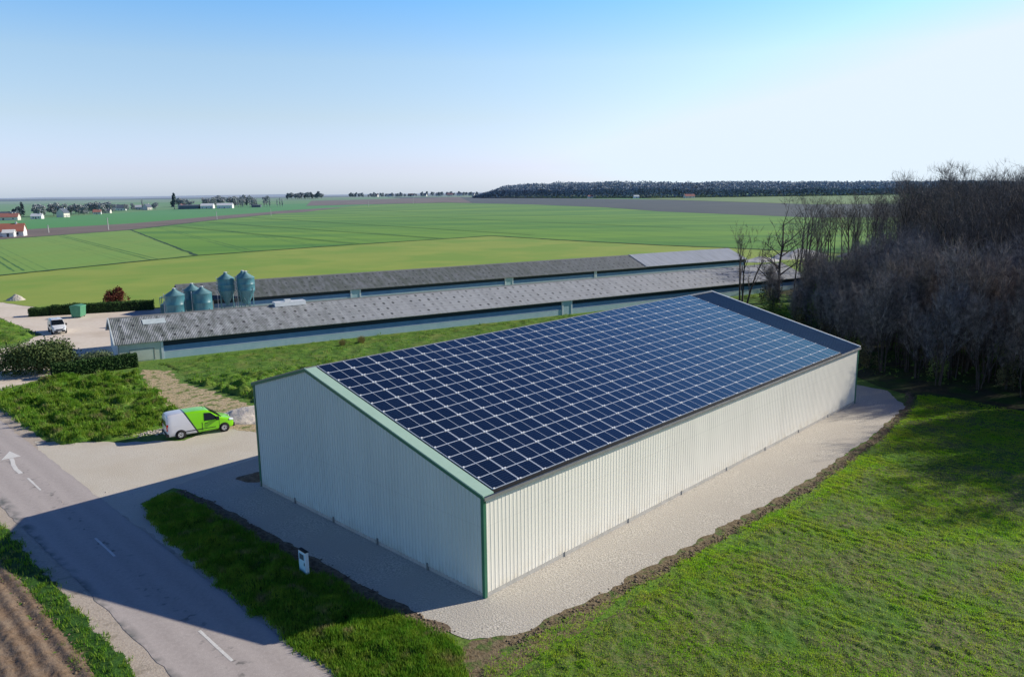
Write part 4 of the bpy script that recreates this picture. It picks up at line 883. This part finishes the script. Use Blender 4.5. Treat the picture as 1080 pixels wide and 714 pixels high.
def hedge(x0, y0, x1, y1, wd, h, label, seed, n):
    L = math.dist((x0, y0), (x1, y1)); a = math.atan2(y1-y0, x1-x0)
    def fn(g, n):
        u = g.uniform(0, L, n); side = g.integers(0, 4, n); v = g.uniform(-wd/2, wd/2, n); z = g.uniform(.05, h, n)
        v = np.where(side == 1, -wd/2, v); v = np.where(side == 2, wd/2, v); z = np.where((side == 0) | (side == 3), h, z) + (vnoise(u*1.5, v*2, 3)-.5)*.18
        u = np.where(g.random(n) < .06, np.where(g.random(n) < .5, 0, L), u)
        return np.stack([u, v + g.normal(0, .05, n), z + g.normal(0, .05, n)], -1)
    t = empty('clipped_hedge', (x0, y0, 0), a, label, 'hedge'); V, Fq = leafy(n, fn, .10, seed); np_obj('foliage', V, Fq, m_leafd, t)
    mb = MB(); mb.box(.05, L-.05, -wd/2+.08, wd/2-.08, 0, h-.08); mb.build('branches', mat('hedge_core', (.010, .022, .008)), t); return t
hedge(-47.6, 77.6, -41.3, 82.6, 1.3, 1.35, 'dark clipped hedge running from the large bush to the shed corner', 8, 9000)
hedge(-73.5, 121.8, -59.6, 127.0, 1.5, 1.5, 'long dark clipped hedge along the back of the farm yard', 9, 9000)
hedge(-76.6, 121.0, -73.8, 121.9, 1.8, 1.2, 'short end block of dark hedge left of the long hedge', 10, 2500)
gs = random.Random(3)
lbs = ['olive brushwood shrub at the wood edge behind the far hangar corner', 'brown green thicket shrub left of the coppice trees', 'low shrub with young leaves on the wood margin']
for i, (x, y, sc) in enumerate([(37, 82, 1), (38.5, 90, 1.3), (40, 99, 1.4), (42, 108, 1.5), (46, 117, 1.5), (51, 128, 1.4), (45, 100, 1.4), (36.5, 77, .8), (41, 72, .8), (45, 68, .8), (48.5, 63, .7), (43, 80, 1.1), (49, 75, 1.), (40, 118, 1.2), (37, 108, 1.2), (36, 96, 1.1)]):
    mm_ = [m_leafp, mat('brush', (.10, .09, .045), (.16, .15, .07), 1, 3)][i % 2]
    lb = 'brushwood shrub with sparse young leaves at the edge of the wood'
    kb = cop[i % 4]
    t = put(kb, x, y, .52*sc, i*.9, lb, 'shrub', 'brushwood shrubs at the edge of the wood', 'brush_shrub')
    V, Fq = leafy(900, blob(2.6, 2.6, 7, 10, i, .2), .22, i); np_obj('foliage', V, Fq, mm_, t)
# undergrowth
def ug(n, poly, m, label, seed, sz, hmax):
    g = np.random.default_rng(seed); x = g.uniform(33, 110, n*4); y = g.uniform(40, 200, n*4); k = inside(poly, x, y); x = x[k][:n]; y = y[k][:n]
    kk = fbm(x*.25, y*.25, 3, seed) > .47; x = x[kk]; y = y[kk]
    p = np.stack([x, y, g.uniform(.05, hmax, len(x))*g.random(len(x))], -1); V, Fq = leafy(len(p), lambda gg_, n_: p, sz, seed)
    tag(np_obj('undergrowth', V, Fq, m), label, 'undergrowth', kind='stuff')
ug(26000, WOOD, mat('bramble', (.05, .095, .018), (.11, .17, .03), .5, 4), 'green brambles and leaves on the floor of the wood', 5, .16, 1.6)
sheet('wood_floor_and_shade', [(33.6, 72), (36, 105), (48, 138), (62, 168), (110, 240), (230, 240), (230, 40), (90, 25), (66, 24), (53, 40), (43.5, 53), (36.3, 62.8), (34.8, 68.5)], .03, mat('leaf_litter_and_shade', (.045, .055, .018), (.09, .075, .04), 1.2, 6, c3=(.04, .10, .012), s3=.3, t3=(.45, .6), bump=1, bscale=4, dist=.1), step=1, amp=1.2)  # leaf litter; its front rim paints the trees' shade over the field

# ------------------------------------------------------------------ far village, groves, forest
def cloud(g, n, cx, cy, cz, rx, ry, rz, size):
    d = g.normal(size=(n, 3)); d /= np.linalg.norm(d, axis=1, keepdims=True); r = g.uniform(.35, 1.05, (n, 1))**.6
    return d*r*np.array([rx, ry, rz]) + np.array([cx, cy, cz])
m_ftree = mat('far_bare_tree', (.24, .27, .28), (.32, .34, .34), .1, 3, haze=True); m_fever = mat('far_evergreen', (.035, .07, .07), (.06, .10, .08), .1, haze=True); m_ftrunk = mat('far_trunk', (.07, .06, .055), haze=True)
def fkind(H, rx, m, seed, n=500, size=.7, cone=False, z0=.2):
    g = np.random.default_rng(seed); cs = g.uniform(-.5, .5, (7, 3))
    P = []
    for c in cs:
        z = H*(z0 + (1-z0)*(.5+c[2]*.8)); k = (1 - (z/H))*1.2 if cone else 1
        P.append(cloud(g, n//7, c[0]*rx*k, c[1]*rx*k, z, rx*.55*max(.25, k), rx*.55*max(.25, k), H*(1-z0)*.22, size))
    P = np.concatenate(P); V, Fq = leafy(len(P), lambda a, b: P, size, seed); mb = MB(); mb.tube((0, 0, 0), (0, 0, H*.7), .3, .1, n=6)
    return dict(trunk=mb.mesh('trunk', m_ftrunk), crown=np_mesh('crown', V, Fq, m))
FB = [fkind(11, 5, m_ftree, i, 700, .75) for i in range(3)]; FE = [fkind(11, 4, m_fever, 5, 900, .8), fkind(13, 3.4, m_fever, 6, 800, .8, True, .1)]; FP = fkind(17, 1.5, m_ftree, 8, 300, .6, False, .08)
gv = random.Random(21); kinds = {'b': (FB, 'grey bare village tree among the houses', 'bare trees around the village'), 'e': (FE, 'dark evergreen tree among the village houses', 'evergreen trees around the village')}
for (px_, y_, k, s) in [(-545, 860, 'e', .95), (-540, 850, 'b', .6), (-525, 835, 'e', .8), (-548, 905, 'b', .9), (-540, 890, 'b', 1.05), (-530, 880, 'b', 1.1), (-548, 935, 'b', 1.2), (-536, 930, 'b', 1.2), (-520, 905, 'b', 1.1), (-552, 980, 'b', 1.1), (-540, 975, 'b', 1.1), (-528, 965, 'b', 1), (-570, 1040, 'e', .9), (-560, 1020, 'e', .9), (-590, 1100, 'b', 1.3), (-580, 1090, 'e', 1.2), (-565, 1070, 'b', 1.2), (-555, 1060, 'b', 1.2), (-600, 1160, 'e', .9), (-590, 1200, 'b', .9), (-560, 1230, 'b', 1), (-536, 1245, 'e', 1.7), (-512, 1250, 'b', 1.1), (-470, 1330, 'b', 1.3), (-480, 1340, 'b', 1.4), (-500, 1350, 'b', 1.3), (-455, 1325, 'b', 1.2), (-445, 1320, 'e', .9), (-430, 1310, 'b', 1), (-520, 1370, 'b', 1.2), (-575, 1260, 'b', .8), (-605, 1250, 'b', .8)] + [(-555-3.2*i+gv.uniform(-12, 12), 900+19*i, 'b' if i % 4 else 'e', gv.uniform(.9, 1.25)) for i in range(16)] + [(-600+11*i, 1400+gv.uniform(-30, 60), 'b', gv.uniform(1, 1.4)) for i in range(14)]:
    K, lb, gp = kinds[k]; s *= 1.15; put(gv.choice(K), px_, y_, s, gv.uniform(0, 6), lb, group=gp, name='bare_tree' if k == 'b' else 'evergreen_tree')
put(FP, -592, 1256, 1.05, 0, 'single tall slim poplar in the village', name='poplar_tree')
for i, x in enumerate([-440, -433, -427, -421, -413, -405, -398, -391, -384, -377, -370, -364]):
    put(FP, x, 1262-(i % 3)*8, [1, 1.15, .9, 1.2, .8, .85, .8, .75, .95, .7, .85, .8][i], i, 'slender poplar in the sparse row beyond the ploughed strip', group='row of poplars beyond the ploughed strip', name='poplar_tree')
for i in range(14):
    x = -535+i*6; put(FB[i % 3] if i % 3 else FE[0], x*1.0, 1880+(i % 4)*12, 1.35+.25*math.sin(i*1.7), i, 'bluish grey tree in the distant grove', group='trees of the distant grove', name='grove_tree')
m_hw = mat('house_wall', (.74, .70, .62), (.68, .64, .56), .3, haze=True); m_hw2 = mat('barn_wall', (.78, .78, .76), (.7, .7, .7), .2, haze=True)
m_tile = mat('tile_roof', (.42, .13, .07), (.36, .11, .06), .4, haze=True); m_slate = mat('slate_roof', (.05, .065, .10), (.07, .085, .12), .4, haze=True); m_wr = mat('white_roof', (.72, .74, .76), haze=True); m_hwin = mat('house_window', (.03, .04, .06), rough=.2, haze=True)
def house(x, y, rz, L, W, h, rh, mw, mr_, label, cat='house', nw=3, chim=True):
    t = empty('house' if cat == 'house' else 'barn', (x, y, terr(x, y)), rz, label, cat)
    mb = MB(); mb.prism([(-W/2, 0), (W/2, 0), (W/2, h), (0, h+rh-.05), (-W/2, h)], -L/2, L/2); mb.build('wall', mw, t)
    mb = MB()
    for s in (-1, 1): mb.prism([(s*(W/2+.4), h-.4*rh/(W/2)+.02), (0, h+rh+.02), (0, h+rh+.27), (s*(W/2+.4), h-.4*rh/(W/2)+.27)], -L/2-.3, L/2+.3)
    rf = mb.build('roof', mr_, t)
    if chim: mb = MB(); mb.box(L*.25, L*.25+.8, -.5, .3, h+rh-.8, h+rh+1.0); mb.build('chimney', mw, rf)
    for i in range(nw):
        xx = -L/2+L*(i+.5)/nw; mb = MB(); mb.box(xx-.5, xx+.5, -W/2-.06, -W/2-.01, .9, 2.2); mb.build('window', m_hwin, t)
    mb = MB(); mb.box(-.5-L*.02, .5-L*.02, -W/2-.07, -W/2-.012, 0, 2.05); mb.build('door', m_hwin, t)
    return t
house(-262, 404, R(20), 16, 8, 2.8, 3.6, m_hw2, m_tile, 'white farmhouse with red tiled roof at the left edge, nearest house')
house(-256, 396, R(20), 5, 5, 2.2, 1.4, m_hw2, m_hw2, 'tiny white annex beside the nearest red roofed house', nw=1, chim=False)
house(-488, 752, R(15), 24, 9, 3, 3.4, m_hw, m_tile, 'long cream house with orange tiled roof at the far left')
house(-512, 790, R(15), 18, 9, 3.5, 4, m_hw, m_slate, 'dark roofed house behind the orange tiled one', nw=2)
house(-480, 790, R(10), 10, 7, 2.8, 2.4, m_hw2, m_wr, 'small white house right of the dark cone shaped tree', nw=2)
house(-488, 850, R(80), 9, 9, 5, 4.5, m_hw, m_slate, 'cream gabled house end facing the fields')
house(-530, 1000, R(20), 9, 7, 3, 3, m_hw2, m_tile, 'little white house with red roof among grey trees', nw=2)
house(-560, 1080, R(10), 12, 8, 3, 3, m_hw, m_slate, 'low house half hidden by dark evergreens', nw=3)
house(-610, 1225, R(15), 12, 9, 4, 5, m_hw2, m_slate, 'white house with steep dark slate roof left of the poplar')
house(-640, 1260, R(15), 15, 9, 4, 5, m_hw2, m_slate, 'dark slate roofed house leftmost of the central group')
house(-598, 1262, R(5), 15, 10, 4, 3, m_hw2, m_wr, 'wide white hall with pale roof beside the poplar', 'barn', chim=False)
house(-577, 1240, R(70), 10, 10, 4, 5, m_hw, m_slate, 'cream gable with black roof slope right of the poplar')
house(-505, 1230, R(5), 30, 14, 5, 1.5, m_slate, m_slate, 'long dark blue open barn left of two white halls', 'barn', chim=False)
house(-523, 1245, R(80), 12, 9, 5, 2.6, m_hw, m_tile, 'pale gabled end attached left of the dark barn', 'barn', chim=False)
house(-478, 1232, R(8), 19, 14, 4.4, 3.4, m_hw2, m_wr, 'white hall with pale arched roof, left one of two', 'barn', chim=False)
house(-447, 1224, R(8), 23, 14, 4.6, 3.4, m_hw2, m_wr, 'larger white hall with pale arched roof, right one of two', 'barn', chim=False)
house(-405, 1245, R(5), 14, 8, 3, 1, m_slate, m_slate, 'low dark shed at the foot of the poplars', 'barn', chim=False)
house(283, 1235, R(10), 16, 9, 3, 3, m_hw, m_tile, 'pale farmhouse at the foot of the forest, right part', nw=3)
house(208, 1290, R(10), 9, 6, 3, 2, m_hw2, m_wr, 'small white building at the foot of the forest, middle', 'barn', nw=1, chim=False)
house(140, 1365, R(10), 9, 6, 3, 2, m_hw, m_tile, 'small pale building at the foot of the forest, left part', nw=1)
# distant village on the plateau
for i in range(10):
    x = -420+i*38 + gv.uniform(-10, 10); house(x, 2400+gv.uniform(-40, 60), gv.uniform(-.3, .3), 18, 10, 4, 5, m_hw2 if i % 2 else m_hw, m_slate if i % 3 else m_tile, 'tiny house of the distant village on the skyline', nw=1)['group'] = 'houses of the distant skyline village'
for i in range(60):
    x = -515+i*7 + gv.uniform(-4, 4); put(gv.choice(FB+FE[:1]), x, 2430+gv.uniform(-60, 80), gv.uniform(.7, 1.35), gv.uniform(0, 6), 'tree of the distant skyline village', group='trees of the distant skyline village', name='grove_tree')
# forest on the ridge (one far-off mass)
def forest():
    g = np.random.default_rng(17); n = 100000
    A = [(-78, 1604), (106, 1424), (251, 1285), (385, 1225), (520, 1190), (760, 1130)]
    seg = np.array([math.dist(A[i], A[i+1]) for i in range(len(A)-1)]); cs = np.concatenate([[0], np.cumsum(seg)]); t = g.uniform(0, cs[-1], n)
    k = np.searchsorted(cs, t, 'right')-1; k = np.clip(k, 0, len(seg)-1); f = (t-cs[k])/seg[k]; A_ = np.array(A); b = A_[k] + (A_[k+1]-A_[k])*f[:, None]
    dp = g.random(n)**1.6*170; x = b[:, 0] + dp*.35; y = b[:, 1] + dp*.94
    ht = 25 + 5*fbm(x/60, y/60, 3, 4)*2 - 6 + 8*(fbm(x/9, y/9, 2, 6)-.5) ; ht *= np.clip(.3+t/110, .3, 1)*np.clip(1.25-t/1500, .6, 1)*np.clip(.62+dp/90, 0, 1)
    z = ht*g.random(n)**.5; z0 = np.clip((.45*x+.893*y-750)*.02, 0, 17); P = np.stack([x, y, z0+z], -1)
    V, Fq = leafy(n, lambda a, c: P, 1.7, 4); cc = np.repeat(.8+.4*fbm(x/22, y/22, 3, 9)[:, None]*np.array([[1, 1, 1.02]]), 4, 0)
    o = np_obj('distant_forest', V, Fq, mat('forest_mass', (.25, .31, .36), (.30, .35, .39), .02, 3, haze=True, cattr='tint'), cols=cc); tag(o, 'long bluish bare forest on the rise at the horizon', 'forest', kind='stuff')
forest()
# distant hills
def hills(name, pts, Y, m):
    mb = MB(); v = []; f = []
    for i, (x, z) in enumerate(pts): v += [(x, Y, -5), (x, Y+600, z), (x, Y+2500, z*.4)]
    for i in range(len(pts)-1): f += [(3*i, 3*i+3, 3*i+4, 3*i+1), (3*i+1, 3*i+4, 3*i+5, 3*i+2)]
    mb.add(v, f); o = mb.build(name, m, None, True); o['kind'] = 'structure'
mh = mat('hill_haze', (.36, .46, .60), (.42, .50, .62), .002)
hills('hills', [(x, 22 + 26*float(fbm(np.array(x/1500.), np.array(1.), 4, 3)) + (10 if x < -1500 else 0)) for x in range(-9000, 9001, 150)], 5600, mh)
hills('hills', [(x, 19 + 14*float(fbm(np.array(x/600.), np.array(4.), 4, 8))) for x in range(-5000, 200, 80)], 3300, mat('hill_near_haze', (.20, .27, .34), (.26, .33, .37), .004))  # bluish distance haze is put into the hill colour
print('objects', len(bpy.data.objects))
